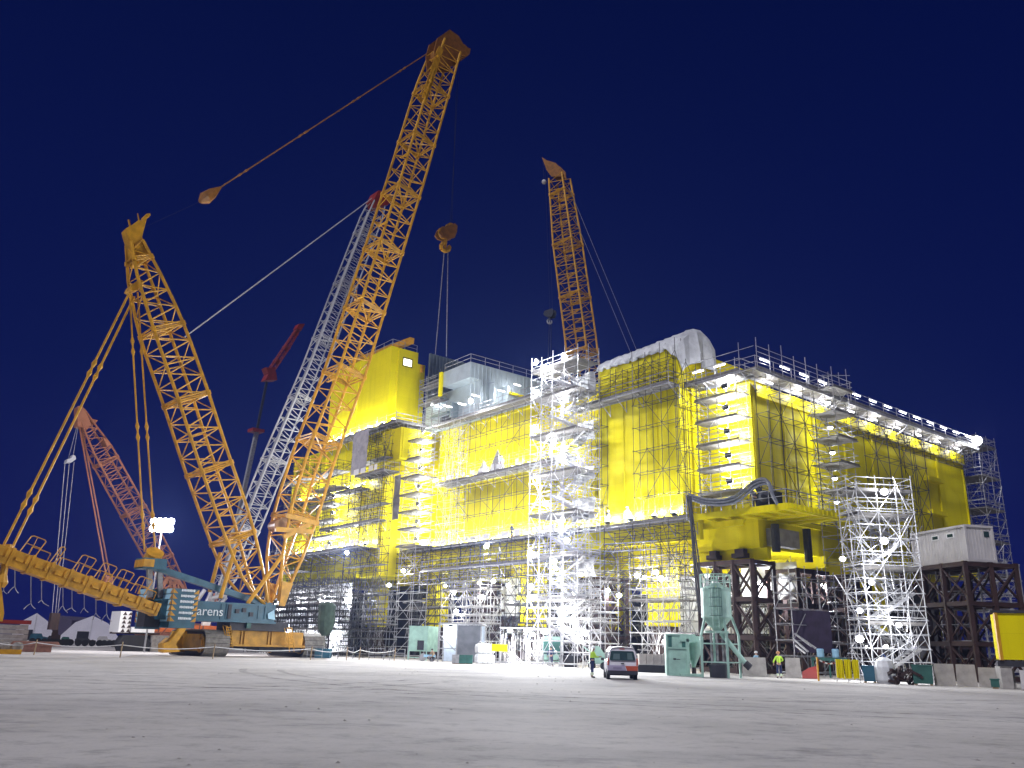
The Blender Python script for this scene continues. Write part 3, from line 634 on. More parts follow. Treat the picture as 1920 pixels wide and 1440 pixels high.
scaffold('support_scaffold', 'scaffold bay in front of the steel trestle beside the silo', FR(-3.6, -1.5), 6.5, 1.5, 3, 1, 0, 8.0, 2.4, brace=.6, rail=False, seed=42, r=.04)
scaffold('support_scaffold', 'tall scaffold legs right of the container trestle', FR(-13.0, 10.5), 8.0, 3.4, 3, 1, 0, 9.4, 2.6, brace=.4, rail=False, seed=43, r=.06)

def sheet(a0, a1, b, z0, z1, label, m=SHEET):
    x = MB(); na = max(4, int((a1-a0)/.8)); nz_ = max(3, int((z1-z0)/1.0)); rnd = random.Random(int(a0*7))
    P = [[L(a0+(a1-a0)*i/na, b+rnd.uniform(-.07, .07), z0+(z1-z0)*j/nz_) for j in range(nz_+1)] for i in range(na+1)]
    for r_ in P: x.v += r_
    for i in range(na):
        for j in range(nz_): k = i*(nz_+1)+j; x.f.append((k, k+nz_+1, k+nz_+2, k+1))
    o = x.build('screen_sheet', m); o.modifiers.new('s', 'SOLIDIFY').thickness = .04; tag(o, label, 'sheeting')
sheet(58.5, 84, -6.3, .5, 9.2, 'wide white screen sheet behind the birdcage scaffold')
sheet(37, 40.5, 4.4, 5.2, 9.6, 'pale screen sheet hung behind the hanging columns')
sheet(6.0, 22, 11.0, 3.5, 10.0, 'long white sheet deep under the module behind the stair tower')
sheet(-0.2, 5.6, 5.0, 6.2, 9.4, 'white screen sheet behind the brown trestle')
sheet(40, 56, 12.0, 1.0, 9.6, 'dull grey sheet deep under the module', TARPG)
sheet(49.5, 51.0, -5.5, 16.8, 22.5, 'long grey tarpaulin hanging beside the landing tower', TARPG)
sheet(53.5, 57.5, -8.45, 23.0, 29.0, 'crumpled grey tarpaulin hanging under the roof cube walkway', TARPG)

sheet(-0.5, 80, 29.0, 0.05, 9.1, 'added dark backdrop sheet along the rear of the module', NET)  # unseen dark sheets and panel added to close off the sky below the module
sheet(51.5, 84, 5.0, 0.05, 9.1, 'added dark backdrop sheet under the far end block', NET)
x = MB(); x.cube(-.05, .05, 29.3, 41.0, .05, 3.0); tag(x.build('backdrop_panel', NET), 'added low dark backdrop panel under the far right end', 'wall')
# yellow box hanging under the cube walkway, grey boxed-in platform
t = thing('cabin_box', L(50, -6, 24), 'yellow box room slung under the roof cube walkway', 'cabin')
x = MB(); x.cube(47.9, 52.5, -6.9, -2.2, 24.4, 28.3); x.build('shell', YELB, t)
x = MB(); x.prism([L(47.9, -6.9, 24.39), L(52.5, -6.9, 24.39), L(52.5, -2.2, 24.39), L(47.9, -2.2, 24.39)], Z*-.25); x.prism([L(48.8, -6.0, 24.1), L(51.8, -6.0, 24.1), L(51.8, -3, 24.1), L(48.8, -3, 24.1)], Z*-.5); x.build('floor_tray', YELB, t)
x = MB(); x.cube(47.8, 47.898, -6.6, -6.4, 24.4, 28.3); x.cube(47.8, 47.898, -4.4, -4.2, 24.4, 28.3); x.cube(50.1, 50.3, -7.0, -6.902, 24.4, 28.3); x.build('wall_rib', YEL, t)
walkway('boxed-in grey platform below the slung yellow box', FB(47.5, -9.2), 7.5, 2.2, 22.4, seed=51, mesh=True, both=True)

# ---------------------------------------------------------------- brown trestles and supports
def trestle(label, fr, lu, lv, nu, nv, z1, nx=2, m=RUST, w_=.34, z0=0):
    T = thing('steel_trestle', fr.p(lu/2, lv/2, z0), label, 'trestle')
    for i in range(nu+1):
        for j in range(nv+1):
            x = MB(); x.beam(fr.p(lu*i/nu, lv*j/nv, z0), fr.p(lu*i/nu, lv*j/nv, z1), w_, w_, up=V((1, 0, 0))); x.build('leg', m, T)
    for k in range(nx+1):
        z = z0+(z1-z0)*k/nx-(.2 if k else -.25); x = MB()
        for j in range(nv+1): x.beam(fr.p(-.2, lv*j/nv, z), fr.p(lu+.2, lv*j/nv, z), w_*.8, w_*1.15)
        for i in range(nu+1): x.beam(fr.p(lu*i/nu, -.2, z-.012), fr.p(lu*i/nu, lv+.2, z-.012), w_*.7, w_*.95)
        x.build('cross_beam', m, T)
        if k < nx:
            x = MB(); zt = z0+(z1-z0)*(k+1)/nx-.4; zb = z0+(z1-z0)*k/nx+.2
            for j in (0, nv):
                for i in range(nu):
                    x.beam(fr.p(lu*i/nu, lv*j/nv-.05, zb), fr.p(lu*(i+1)/nu, lv*j/nv-.05, zt), w_*.4, w_*.4); x.beam(fr.p(lu*(i+1)/nu, lv*j/nv+.12, zb), fr.p(lu*i/nu, lv*j/nv+.12, zt), w_*.4, w_*.4)
            for i in (0, nu):
                for j in range(nv):
                    x.beam(fr.p(lu*i/nu, lv*j/nv, zb), fr.p(lu*i/nu, lv*(j+1)/nv, zt), w_*.4, w_*.4); x.beam(fr.p(lu*i/nu+.12, lv*(j+1)/nv, zb), fr.p(lu*i/nu+.12, lv*j/nv, zt), w_*.4, w_*.4)
            x.build('cross_brace', m, T)
    return T
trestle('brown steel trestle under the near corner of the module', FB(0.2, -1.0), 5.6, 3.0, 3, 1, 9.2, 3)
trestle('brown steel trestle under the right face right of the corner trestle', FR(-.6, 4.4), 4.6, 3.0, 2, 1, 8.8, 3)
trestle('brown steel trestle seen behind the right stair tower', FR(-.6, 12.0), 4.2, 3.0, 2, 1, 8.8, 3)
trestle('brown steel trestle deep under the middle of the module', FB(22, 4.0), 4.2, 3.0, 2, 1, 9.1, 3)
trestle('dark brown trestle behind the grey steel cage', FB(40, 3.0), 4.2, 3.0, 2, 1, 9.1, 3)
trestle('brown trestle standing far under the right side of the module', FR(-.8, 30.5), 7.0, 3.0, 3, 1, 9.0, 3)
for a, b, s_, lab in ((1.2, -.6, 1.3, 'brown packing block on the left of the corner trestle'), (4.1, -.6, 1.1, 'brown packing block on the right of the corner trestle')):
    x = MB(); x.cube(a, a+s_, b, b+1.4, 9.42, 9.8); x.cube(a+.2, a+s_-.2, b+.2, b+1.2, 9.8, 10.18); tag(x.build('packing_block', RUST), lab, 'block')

# container on trestle
e1 = V((-0.225, 0.974, 0)); e2 = V((0.974, 0.225, 0)); cc0 = at(1808, 985, 75); ztop = cc0.z; cc0.z = 0
CF = Frame(cc0, e1, e2)
T = thing('site_cabin', CF.p(3, 1.2, ztop-2.75), 'white site cabin container on a high brown trestle', 'cabin')
x = MB(); x.box(CF.p(3.0, 1.22, ztop-1.35), e1*3.0, e2*1.22, Z*1.3); x.build('shell', CABW, T)
x = MB()
for i in (0, 6.06):
    for j in (-.02, 2.44): x.box(CF.p(i, j, ztop-1.35), e1*.09, e2*.09, Z*1.4)
for z in (ztop-2.68, ztop-.02):
    for j in (-.02, 2.45): x.box(CF.p(3.03, j, z), e1*3.1, e2*.1, Z*.09)
    for i in (-.02, 6.08): x.box(CF.p(i, 1.22, z+.003), e1*.1, e2*1.3, Z*.09)
x.build('corner_frame', CABW, T)
for i in (1.6, 3.3):
    x = MB(); x.box(CF.p(i, -.035, ztop-.62), e1*.42, e2*.03, Z*.2); f_ = x.build('window', WHT, T); x = MB(); x.box(CF.p(i, -.075, ztop-.62), e1*.3, e2*.012, Z*.12); x.build('pane', GLASS, f_)
x = MB(); x.box(CF.p(-.035, 1.9, ztop-.6), e1*.03, e2*.22, Z*.22); x.build('vent', GLASS, T)
x = MB()
for i in range(19): x.box(CF.p(.3+i*.3, -.012, ztop-1.35), e1*.04, e2*.012, Z*1.22)
for i in range(7): x.box(CF.p(-.012, .3+i*.3, ztop-1.35), e1*.012, e2*.04, Z*1.22)
x.build('wall_corrugation', CABW, T)
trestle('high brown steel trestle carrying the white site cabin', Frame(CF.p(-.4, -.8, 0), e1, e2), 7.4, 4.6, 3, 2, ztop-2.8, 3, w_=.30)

# ---------------------------------------------------------------- hoses
def curve_tube(pts, r, name, m, parent=None, n=8):
    P = [V(p) for p in pts]; P = [P[0]]+P+[P[-1]]; out = []
    for i in range(1, len(P)-2):
        for k in range(5):
            t = k/5; out.append(0.5*((2*P[i])+(P[i+1]-P[i-1])*t+(2*P[i-1]-5*P[i]+4*P[i+1]-P[i+2])*t*t+(3*P[i]-P[i-1]-3*P[i+1]+P[i+2])*t**3))
    out.append(P[-1]); x = MB(); x.path(out, r, n); return x.build(name, m, parent)
t = thing('hose_bundle', L(4, -4.6, 12.8), 'thick grey hose bundle slung along the cantilever platform', 'hoses')
base = [(1290, 930), (1310, 938), (1345, 942), (1375, 936), (1395, 922), (1412, 908), (1430, 902), (1440, 908), (1444, 925), (1452, 940)]
for k in range(5):
    pts = []
    for i, (x_, y_) in enumerate(base):
        tt = i/(len(base)-1); p = pl(x_+k*1.2, y_+k*2.6-5, L(0, -4.3-tt*.3, 0), A); pts.append(p+B*(k % 2)*.15)
    curve_tube(pts, .09, 'hose', HOSE, t)
t = thing('hose_bundle', L(3, -4.6, 0), 'dark hoses hanging straight down from the walkway to the yard', 'hoses')
for k in range(5):
    curve_tube([pl(x_+k*2.2-5+math.sin(i+k)*2, y_, L(0, -4.6, 0), A) for i, (x_, y_) in enumerate(((1293, 930), (1296, 960), (1300, 1000), (1305, 1050), (1312, 1110), (1318, 1150)))], .06, 'hose', DARK, t)

# ---------------------------------------------------------------- building lamps
def row(n_, fn, lab, grp, **kw):
    for i in range(n_):
        p, aim = fn(i); flood(p, aim, lab % ORD[i+1], grp, **kw)
# lower walkway: lamps near the wall foot shining up and out
row(11, lambda i: (L(18.5+i*3.05+JT(), -.62, 13.6), B*.3+Z*.9), '%s flood lamp from the right on the lower walkway of the left wall', 'flood lamps on the lower walkway', power=620, size=.3)
row(4, lambda i: (L(6.6+i*2.7+JT(), -3.3, 13.35), B*.3+Z*.9), '%s flood lamp from the right at the foot of the tall block', 'flood lamps at the foot of the tall block', power=650, size=.3)
row(7, lambda i: (L(23.0+i*3.2+JT(), -.6, 21.75), B*.3+Z*.9), '%s flood lamp from the right on the middle walkway', 'flood lamps on the middle walkway', power=520, size=.28)
row(7, lambda i: (L(50.2+i*3.0+JT(), -6.6, 29.8), B*.3+Z*.9), '%s flood lamp from the right round the foot of the roof cube', 'flood lamps round the roof cube', power=560, size=.3)
row(6, lambda i: (L(54.5+i*4.2+JT(), -6.8, 14.0), B*.3+Z*.9), '%s flood lamp from the right on the lower walkway of the far block', 'flood lamps on the far block walkway', power=560, size=.3)
row(5, lambda i: (L(57+i*4.6+JT(), -6.8, 22.0), B*.3+Z*.9), '%s flood lamp from the right on the upper walkway of the far block', 'flood lamps on the far block upper walkway', power=620, size=.28)
for i, z in enumerate((15.9, 18.2, 20.4, 22.6, 24.6)):
    flood(L(1.7, -1.3, z), B, '%s flood lamp up between the corner landings of the end hall' % ORD[i+1], 'flood lamps between the corner landings', power=560, size=.32)
for i, z in enumerate((15.0, 17.2, 19.6, 22.0, 24.4)):
    flood(L(-2.0, 9.4, z), -Z, '%s flood lamp up inside the right-hand landing scaffold' % ORD[i+1], 'flood lamps in the right landing scaffold', power=130, size=.25)
for i, z in enumerate((14.2, 16.4, 18.6, 20.8, 23.2, 25.6, 28.0)):
    flood(L(47.0, -4.2, z), B+A*.2, '%s flood lamp up the landing tower at the left end of the wall' % ORD[i+1], 'flood lamps up the left landing tower', power=420, size=.3)
for i, z in enumerate((14.6, 16.6, 18.8, 21.1)):
    flood(L(63.5, -7.6, z), B+A*.2, '%s flood lamp up the scaffold at the far block corner' % ORD[i+1], 'flood lamps up the far block scaffold', power=420, size=.3)
# stair tower lamps
for i, (u, v, z) in enumerate(((6.8, .1, 2.2), (1.5, 1.2, 4.3), (6.4, .4, 6.2), (3.2, .4, 8.9), (6.7, .5, 10.4), (2.4, .6, 13.4), (4.8, .5, 15.1), (5.9, .5, 17.6), (2.4, .5, 19.4), (3.6, .5, 21.2), (6.6, .6, 22.9), (2.0, .6, 25.2), (6.5, .5, 26.9), (4.6, .4, 29.0), (2.2, .4, 29.7), (6.6, .5, 30.3))):
    flood(TF.p(u, v-.2, z), -B*.7+A*.2*(1 if i % 2 else -1)-Z*.3, '%s flood lamp up the bright stair tower' % ORD[i+1], 'flood lamps on the bright stair tower', power=720, size=.3)
for i, (x_, y_) in enumerate(((1612, 1198), (1685, 1172), (1612, 1145), (1634, 1092), (1580, 1048), (1658, 1014), (1658, 922))):
    p = pl(x_, y_, V((25.3, 60.5, 0)), u2); big = i in (0, 6, 5)
    t = flood(p, V((-.1, -1, -.1)), '%s flood lamp up the right stair tower' % ORD[i+1], 'flood lamps on the right stair tower', power=360 if big else 220, size=.27 if big else .19)
# roof tubes along railing
for i in range(14):
    b = -1.2+i*3.05; tube_lamp(L(-2.05, b, 26.25), L(-2.05, b+1.35, 26.25), '%s tube lamp from the near corner along the roof railing' % ORD[i+1], 'tube lamps along the roof railing', power=70)
for i in range(2):
    tube_lamp(L(1.0+i*2.4, -2.1, 26.3), L(2.2+i*2.4, -2.1, 26.3), '%s tube lamp on the roof railing above the corner landings' % ORD[i+1], 'tube lamps above the corner landings', power=70)
for i in range(9):
    b = 1.0+i*4.6; tube_lamp(L(-.9, b, 24.95), L(-.9, b+1.2, 24.95), '%s tube lamp from the near corner under the roof walkway' % ORD[i+1], 'tube lamps under the roof walkway', power=190)
tube_lamp(L(1.5, -.9, 25.0), L(2.7, -.9, 25.0), 'tube lamp under the roof walkway beside the tall block', 'tube lamps under the roof walkway', power=160)
flood(L(-2.2, 41.0, 26.1), V((-.3, -1, -.1)), 'large flood lamp at the far right end of the roof railing', 'large flood lamps', power=500, size=.6)
# silver house tubes
for i, (x_, y_) in enumerate(((840, 762), (866, 758), (892, 742), (940, 733), (970, 722))):
    p = pa(x_, y_, 38.3); tube_lamp(p-B*.55, p+B*.55, '%s tube lamp from the left on the silver clad house' % ORD[i+1], 'tube lamps on the silver house', power=170)
flood(pa(883, 752, 38.0), V((-.3, -1, 0)), 'flood lamp in front of the silver clad house', 'large flood lamps', power=500, size=.35)
flood(L(50.3, -.9, 33.0), V((.4, -1, -.2)), 'flood lamp in the gap between the roof cube and silver house', 'large flood lamps', power=260, size=.2)
# spots added on the tower and walkways to brighten the yard
for i, (p_, lb_) in enumerate(((TF.p(1.0, -.45, 11.2), 'added yard spot low on the right of the bright stair tower'), (TF.p(6.0, -.45, 7.2), 'added yard spot low on the left of the bright stair tower'), (L(33, -3.9, 12.3), 'added yard spot under the edge of the long lower walkway'), (L(55, -9.4, 12.6), 'added yard spot under the far block walkway'))):
    flood(p_, V((-.15, -1, -.22)), lb_, 'added yard spots', power=(6500, 8000, 11000, 12000)[i], size=.28, spot=2.3)
# lamps under the module
rl = random.Random(5)
und = [(8.0, 3.0), (11.0, 5.0), (14.9, -1.6), (18.0, 5.4), (21.5, 3.6), (25.5, 1.2), (28.0, 4.8), (34.8, 1.4), (37.2, 5.0), (40.5, 1.0), (44.5, 4.0), (48.0, 1.2), (54.0, 3.0), (3.0, 4.0), (1.0, 6.0), (-.2, 9.0)]
for i, (a, b) in enumerate(und):
    z = rl.choice((6.6, 7.6, 8.4, 8.9)); flood(L(a, b, z), V((-.2, -1, -.7)), '%s lamp from the silo side hanging under the module' % ORD[i+1] if i < 13 else ('%s lamp hanging behind the brown corner trestle' % ORD[i-12]), 'lamps hanging under the module', power=420, size=.24, mount=L(a, b, 10.2))
und2 = [(14.0, -6.9, 3.0), (7.0, -4.6, 7.6), (17.0, -8.0, 9.4), (29.0, -3.8, 7.9), (38.5, -3.7, 5.4), (47.0, -5.8, 10.2), (49.8, -6.0, 8.6), (9.5, -2.4, 8.4), (12.2, -2.0, 8.3), (19.5, -5.0, 5.2), (24.0, -2.8, 3.2), (26.5, -2.5, 3.0), (33.2, -2.6, 8.6), (35.2, -2.6, 7.0), (41.5, -2.0, 7.8), (8.2, -2.9, 2.4)]
for i, (a, b, z) in enumerate(und2):
    flood(L(a, b, z), V((-.2, -1, -.4)), '%s low lamp from the silo side on the support scaffolds' % ORD[i+1], 'low lamps on the support scaffolds', power=300, size=.26, col=(1, .97, .90))
for i in range(7):
    flood(L(58.5+i*3.6, -7.4, 2.4 if i % 2 else 7.0), B*.8+Z*.2, '%s lamp from the right behind the birdcage scaffold' % ORD[i+1], 'lamps behind the birdcage scaffold', power=1200, size=.3)
for i, b in enumerate((20, 24, 29, 34)):
    flood(L(2.5, b, 2.6), V((-.2, -1, 0)), '%s small lamp under the far right side of the module' % ORD[i+1], 'small lamps under the right side', power=90, size=.25)
# ---------------------------------------------------------------- cranes
def lattice(T, name, st, v, m, bays, rch=.13, rbr=.06, sec=4, skip=None, mbr=None, solid=None):
    """st: list of (centre, width along v, height across); the boom part carries its chords as sub-parts"""
    cs = [V(s[0]) for s in st]; cum = [0]
    for i in range(1, len(cs)): cum.append(cum[-1]+(cs[i]-cs[i-1]).length)
    def frame(t):
        d_ = t*cum[-1]
        for i in range(1, len(cs)):
            if d_ <= cum[i]+1e-6:
                k = (d_-cum[i-1])/(cum[i]-cum[i-1]); c = cs[i-1].lerp(cs[i], k); w_ = st[i-1][1]*(1-k)+st[i][1]*k; h_ = st[i-1][2]*(1-k)+st[i][2]*k
                return c, w_, h_, (cs[min(i+1, len(cs)-1)]-cs[max(i-2, 0)]).normalized()
    R_ = []
    for i in range(bays+1):
        c, w_, h_, d = frame(i/bays); n_ = d.cross(v).normalized()
        R_.append([c+v*(w_/2*a)+n_*(h_/2*b) for a, b in ((-1, -1), (1, -1), (1, 1), (-1, 1))])
    x = MB()
    for i in range(bays):
        for f_ in range(4):
            a, b = f_, (f_+1) % 4; r_ = rbr*(1.0 if f_ in (1, 3) else .9)
            mid = (R_[i][a]+R_[i+1][a])/2 if i % 2 == 0 else (R_[i][b]+R_[i+1][b])/2
            if f_ % 2 == 0:
                if (i+f_) % 2: x.tube(R_[i][a], R_[i+1][b], r_)
                else: x.tube(R_[i][b], R_[i+1][a], r_)
            else:
                m2 = (R_[i][a]+R_[i+1][a])/2; x.tube(R_[i][b], m2, r_); x.tube(m2, R_[i+1][b], r_)
            if f_ % 2 and i % 2 == 0: x.tube(R_[i][a], R_[i][b], r_)
        if i % sec == 0 and i:
            for f_ in range(4):
                a, b = f_, (f_+1) % 4; dd = (R_[i+1][0]-R_[i][0]).normalized()*.35
                x.tube(R_[i][a]+dd*.6, R_[i][b]+dd*.6, rbr*1.3); x.tube(R_[i][a]-dd*.6, R_[i][b]-dd*.6, rbr*1.3)
            x.tube(R_[i][0], R_[i][2], rbr*1.3); x.tube(R_[i][1], R_[i][3], rbr*1.3)
    ob = x.build(name, mbr or m, T)
    for q in range(4):
        x = MB()
        for i in range(bays): x.tube(R_[i][q], R_[i+1][q], rch, 6)
        for i in range(0, bays, sec):
            if i: dd = (R_[i+1][q]-R_[i][q]).normalized()*.22; x.tube(R_[i][q]-dd, R_[i][q]+dd, rch*1.6, 6)
        x.build('chord', m, ob, smooth=False)
    return ob, R_, frame
def pendant(T, name, p, q, m, r=.08, step=9.0, lump=.2, par=None):
    x = MB(); p = V(p); q = V(q); x.tube(p, q, r, 6); d = (q-p); l = d.length; d.normalize(); k = max(1, round(l/step))
    for i in range(1, k+1):
        c = p+d*(l*(i-.35)/k)
        for o_ in (-.55, .55):
            x.tube(c+d*(o_-.45), c+d*o_, r, 6, r2=lump); x.tube(c+d*o_, c+d*(o_+.45), lump, 6, r2=r)
    return x.build(name, m, par or T)
def sheaves(pts, v, r, m, parent, name='sheave', th=.22):
    for c in pts:
        x = MB(); x.lathe(V(c)-v*(th/2), [(r*.25, 0), (r, .0), (r*.93, th*.3), (r*.93, th*.7), (r, th), (r*.25, th)], 14, ax=v); x.build(name, m, parent)
def slots(st_px, P0, u, vscale, wid, hei):
    out = []
    for (x_, y_, k) in st_px: out.append((pl(x_, y_, P0, u), wid*k, hei*k))
    return out

YAW = math.radians(42)
u1 = V((math.cos(YAW), math.sin(YAW), 0)); v1 = V((-u1.y, u1.x, 0))
G1 = gp(440, 93)                                     # near side plane of the big crane
CR = thing('crawler_crane', G1, 'biggest yellow lattice boom crawler crane with teal body at left', 'crane')
B1 = G1+v1*2.4                                        # boom plane
st = [(pl(516, 1128, B1, u1), 2.4, .35), (pl(535, 1035, B1, u1), 3.9, 2.6), (pl(557, 955, B1, u1), 3.9, 3.5), (pl(590, 850, B1, u1), 3.9, 3.5), (pl(646, 700, B1, u1), 3.9, 3.5), (pl(703, 520, B1, u1), 3.9, 3.5), (pl(760, 340, B1, u1), 3.9, 3.5), (pl(812, 165, B1, u1), 3.9, 3.5), (pl(836, 95, B1, u1), 3.3, 3.1)]
main, RM, _ = lattice(CR, 'main_boom', st, v1, CRY, 36, rch=.18, rbr=.078, sec=4)
# boom foot plates
for s_ in (-1, 1):
    x = MB(); c = st[0][0]+v1*s_*1.7; x.prism([c+u1*-.3-Z*.5, c+u1*.3-Z*.5, c+u1*1.0+Z*1.9, c+u1*-.3+Z*2.1], v1*.25); x.build('foot_plate', CRY, main)
# boom head
hp = [pl(a, b, B1, u1) for a, b in ((806, 100), (812, 78), (835, 62), (852, 74), (862, 92), (874, 98), (872, 108), (856, 110), (848, 130), (808, 130))]
for s_ in (-1.1, .9):
    x = MB(); x.prism([p+v1*s_ for p in hp], v1*.2); x.build('head_plate', CRY2, main)
x = MB(); x.prism([pl(a, b, B1, u1)-v1*1.0 for a, b in ((814, 95), (842, 80), (854, 98), (814, 114))], v1*2.0); x.build('head_housing', CRY2, main)
x = MB()
for k in range(4): x.beam(pl(786+k*8, 200-k*26, B1, u1)-v1*2-u1*.6, pl(800+k*6, 160-k*18, B1, u1)-v1*2-u1*.6, .1, .9)
x.each('walkway_plate', CRY, main)
sheaves([pl(862, 100, B1, u1)+v1*k*.5 for k in (-2, -1, 0, 1)], v1, 1.0, CRY2, main)
x = MB()
for i in range(6, 40, 5): x = MB(); c = RM[min(i, 34)][3]; x.box(c-u1*.45, u1*.16, v1*.9, Z*.03); x.tube(c-u1*.8, c-u1*.8+Z*1.0, .04); x.tube(c-u1*.8+Z, c-u1*.8+Z+v1*1.4, .04); x.build('access_step', CRY, main)
# winch cluster low on the boom
W_ = pl(527, 985, B1, u1)
for a, b, r_ in ((518, 985, .75), (508, 988, .6), (538, 975, .55)):
    sheaves([pl(a, b, B1, u1)-v1*1.2], v1, r_, CRY2, main, 'winch_drum', 1.6)
x = MB()
for a0, b0, a1, b1_ in ((500, 995, 570, 1000), (520, 970, 580, 985), (515, 1010, 565, 985)): x.beam(pl(a0, b0, B1, u1)-v1*2.0, pl(a1, b1_, B1, u1)-v1*2.0, .35, .5)
x.build('winch_frame', CRY, main)
# derrick mast
st = [(pl(490, 1132, B1, u1), 2.2, .4), (pl(464, 1090, B1, u1), 3.6, 2.2), (pl(443, 1030, B1, u1), 3.9, 3.0), (pl(422, 965, B1, u1), 3.9, 3.3), (pl(385, 860, B1, u1), 3.9, 3.3), (pl(346, 740, B1, u1), 3.9, 3.3), (pl(312, 645, B1, u1), 3.9, 3.3), (pl(295, 595, B1, u1), 3.6, 3.1), (pl(270, 520, B1, u1), 2.6, 2.4), (pl(252, 455, B1, u1), 1.5, 1.2)]
mast, RD, _ = lattice(CR, 'derrick_mast', st, v1, CRY, 21, rch=.17, rbr=.074, sec=4)
x = MB(); x.prism([pl(a, b, B1, u1)-v1*.7 for a, b in ((243, 470), (234, 442), (232, 432), (246, 424), (256, 416), (262, 420), (270, 405), (277, 404), (278, 408), (271, 414), (266, 432), (262, 448), (274, 478), (262, 500), (248, 500))], v1*1.4); x.build('mast_head', CRY, mast)
x = MB(); x.tube(pl(244, 425, B1, u1), pl(241, 412, B1, u1), .12); x.tube(pl(262, 420, B1, u1), pl(258, 400, B1, u1), .12, r2=.06); x.build('head_spur', CRY, mast)
x = MB(); x.prism([pl(a, b, B1, u1)-v1*1.0 for a, b in ((236, 547), (240, 539), (256, 528), (263, 532), (262, 542), (244, 551))], v1*1.6); x.build('pendant_anchor', CRY, mast)
for s_ in (0, 6):
    x = MB(); x.beam(pl(282+s_, 470+s_*10, B1, u1), pl(384-s_, 750+s_, B1, u1), .12, .5, up=v1); x.build('cable_tray', CRY, mast) if s_ == 0 and False else None
# pendants
BK = G1-v1*0.6
for k, (a0, b0, a1, b1_) in enumerate(((241, 552, 2, 1032), (252, 556, 14, 1046))):
    pendant(CR, 'pendant_bar', pl(a0, b0, B1+v1*(-1.2+k*1.6), u1), pl(a1, b1_, BK+v1*k*1.5, u1), CRY, .11, 13, .24)
for k, (a0, b0, a1, b1_) in enumerate(((243, 548, 271, 1035), (258, 548, 291, 1035))):
    pendant(CR, 'pendant_bar', pl(a0, b0, B1+v1*(-1+k*1.6), u1), pl(a1, b1_, B1+v1*(-1+k*1.6), u1), CRY, .085, 9.5, .2)
hb = pl(378, 374, B1, u1)
pend = pendant(CR, 'boom_pendant', pl(806, 97, B1, u1), pl(412, 352, B1, u1), CRY2, .08, 10, .16)
x = MB(); p, q = pl(375, 378, B1, u1), pl(414, 351, B1, u1); d = (q-p); x.tube(p, p+d*.25, .25, 7, r2=.75); x.tube(p+d*.25, p+d*.6, .75, 7, r2=.6); x.tube(p+d*.6, q, .6, 7, r2=.12); x.build('pendant_block', CRY2, pend)
x = MB(); x.tube(p, pl(262, 430, B1, u1), .012, 3); x.build('luffing_rope', DARK, pend)
# hook block of the big crane
tipx = pl(862, 104, B1, u1)
def hookblock(label, T0, P0, u, v, cx_, cy_, sc_, m1, m2, ropes, slings):
    T = thing('hook_block', pl(cx_, cy_, P0, u), label, 'hook')
    pp = lambda a, b: pl(cx_+a*sc_, cy_+b*sc_, P0, u)
    for s_ in (-.6, .35):
        x = MB(); x.prism([pp(a, b)+v*s_ for a, b in ((-17, -3), (-12, -14), (4, -19), (12, -22), (17, -17), (16, -6), (12, 5), (0, 8), (-12, 4))], v*.25); x.build('cheek_plate', m1, T)
    sheaves([pp(-6, -5)-v*.25, pp(7, -12)-v*.25], v, .9*sc_, m2, T, 'sheave', .5)
    x = MB(); x.tube(pp(-1, 7), pp(-1, 13), .28*sc_, 8); x.build('shank', m2, T)
    x = MB(); pts = [pp(a, b) for a, b in ((-4, 11), (-9, 17), (-8, 24), (-2, 28), (5, 26), (7, 20), (5, 17))]
    for i in range(6): x.tube(pts[i], pts[i+1], .3*sc_*(1 if i < 5 else .7), 7)
    for s_ in (1,): x.tube(pp(-1, 12), pp(-1, 24), .2*sc_, 7)
    x.build('hook', m2, T)
    for (a, b, tp) in ropes: x = MB(); x.tube(pp(a, b), tp, .022, 4); x.build('hoist_rope', DARK, T)
    return T, pp
T, pp = hookblock('rusty orange hook block hanging high above the silver clad house', CR, B1, u1, v1, 836, 443, 1.0, CRY2, CRY, [(8, -19, tipx), (11, -19, tipx+v1*.6)], [])
for k, (a, b) in enumerate(((-3, 28), (4, 28))):
    s = MB(); q = (pl(816, 668, L(52, 4, 0), B), pl(837, 668, L(46, 2, 0), B))[k]; s.tube(pp(a, b), q, .06, 4); tag(s.build('lifting_sling', CRG), '%s lifting sling hanging from the orange hook block' % ('left' if k == 0 else 'right'), 'sling', 'slings under the orange hook block')
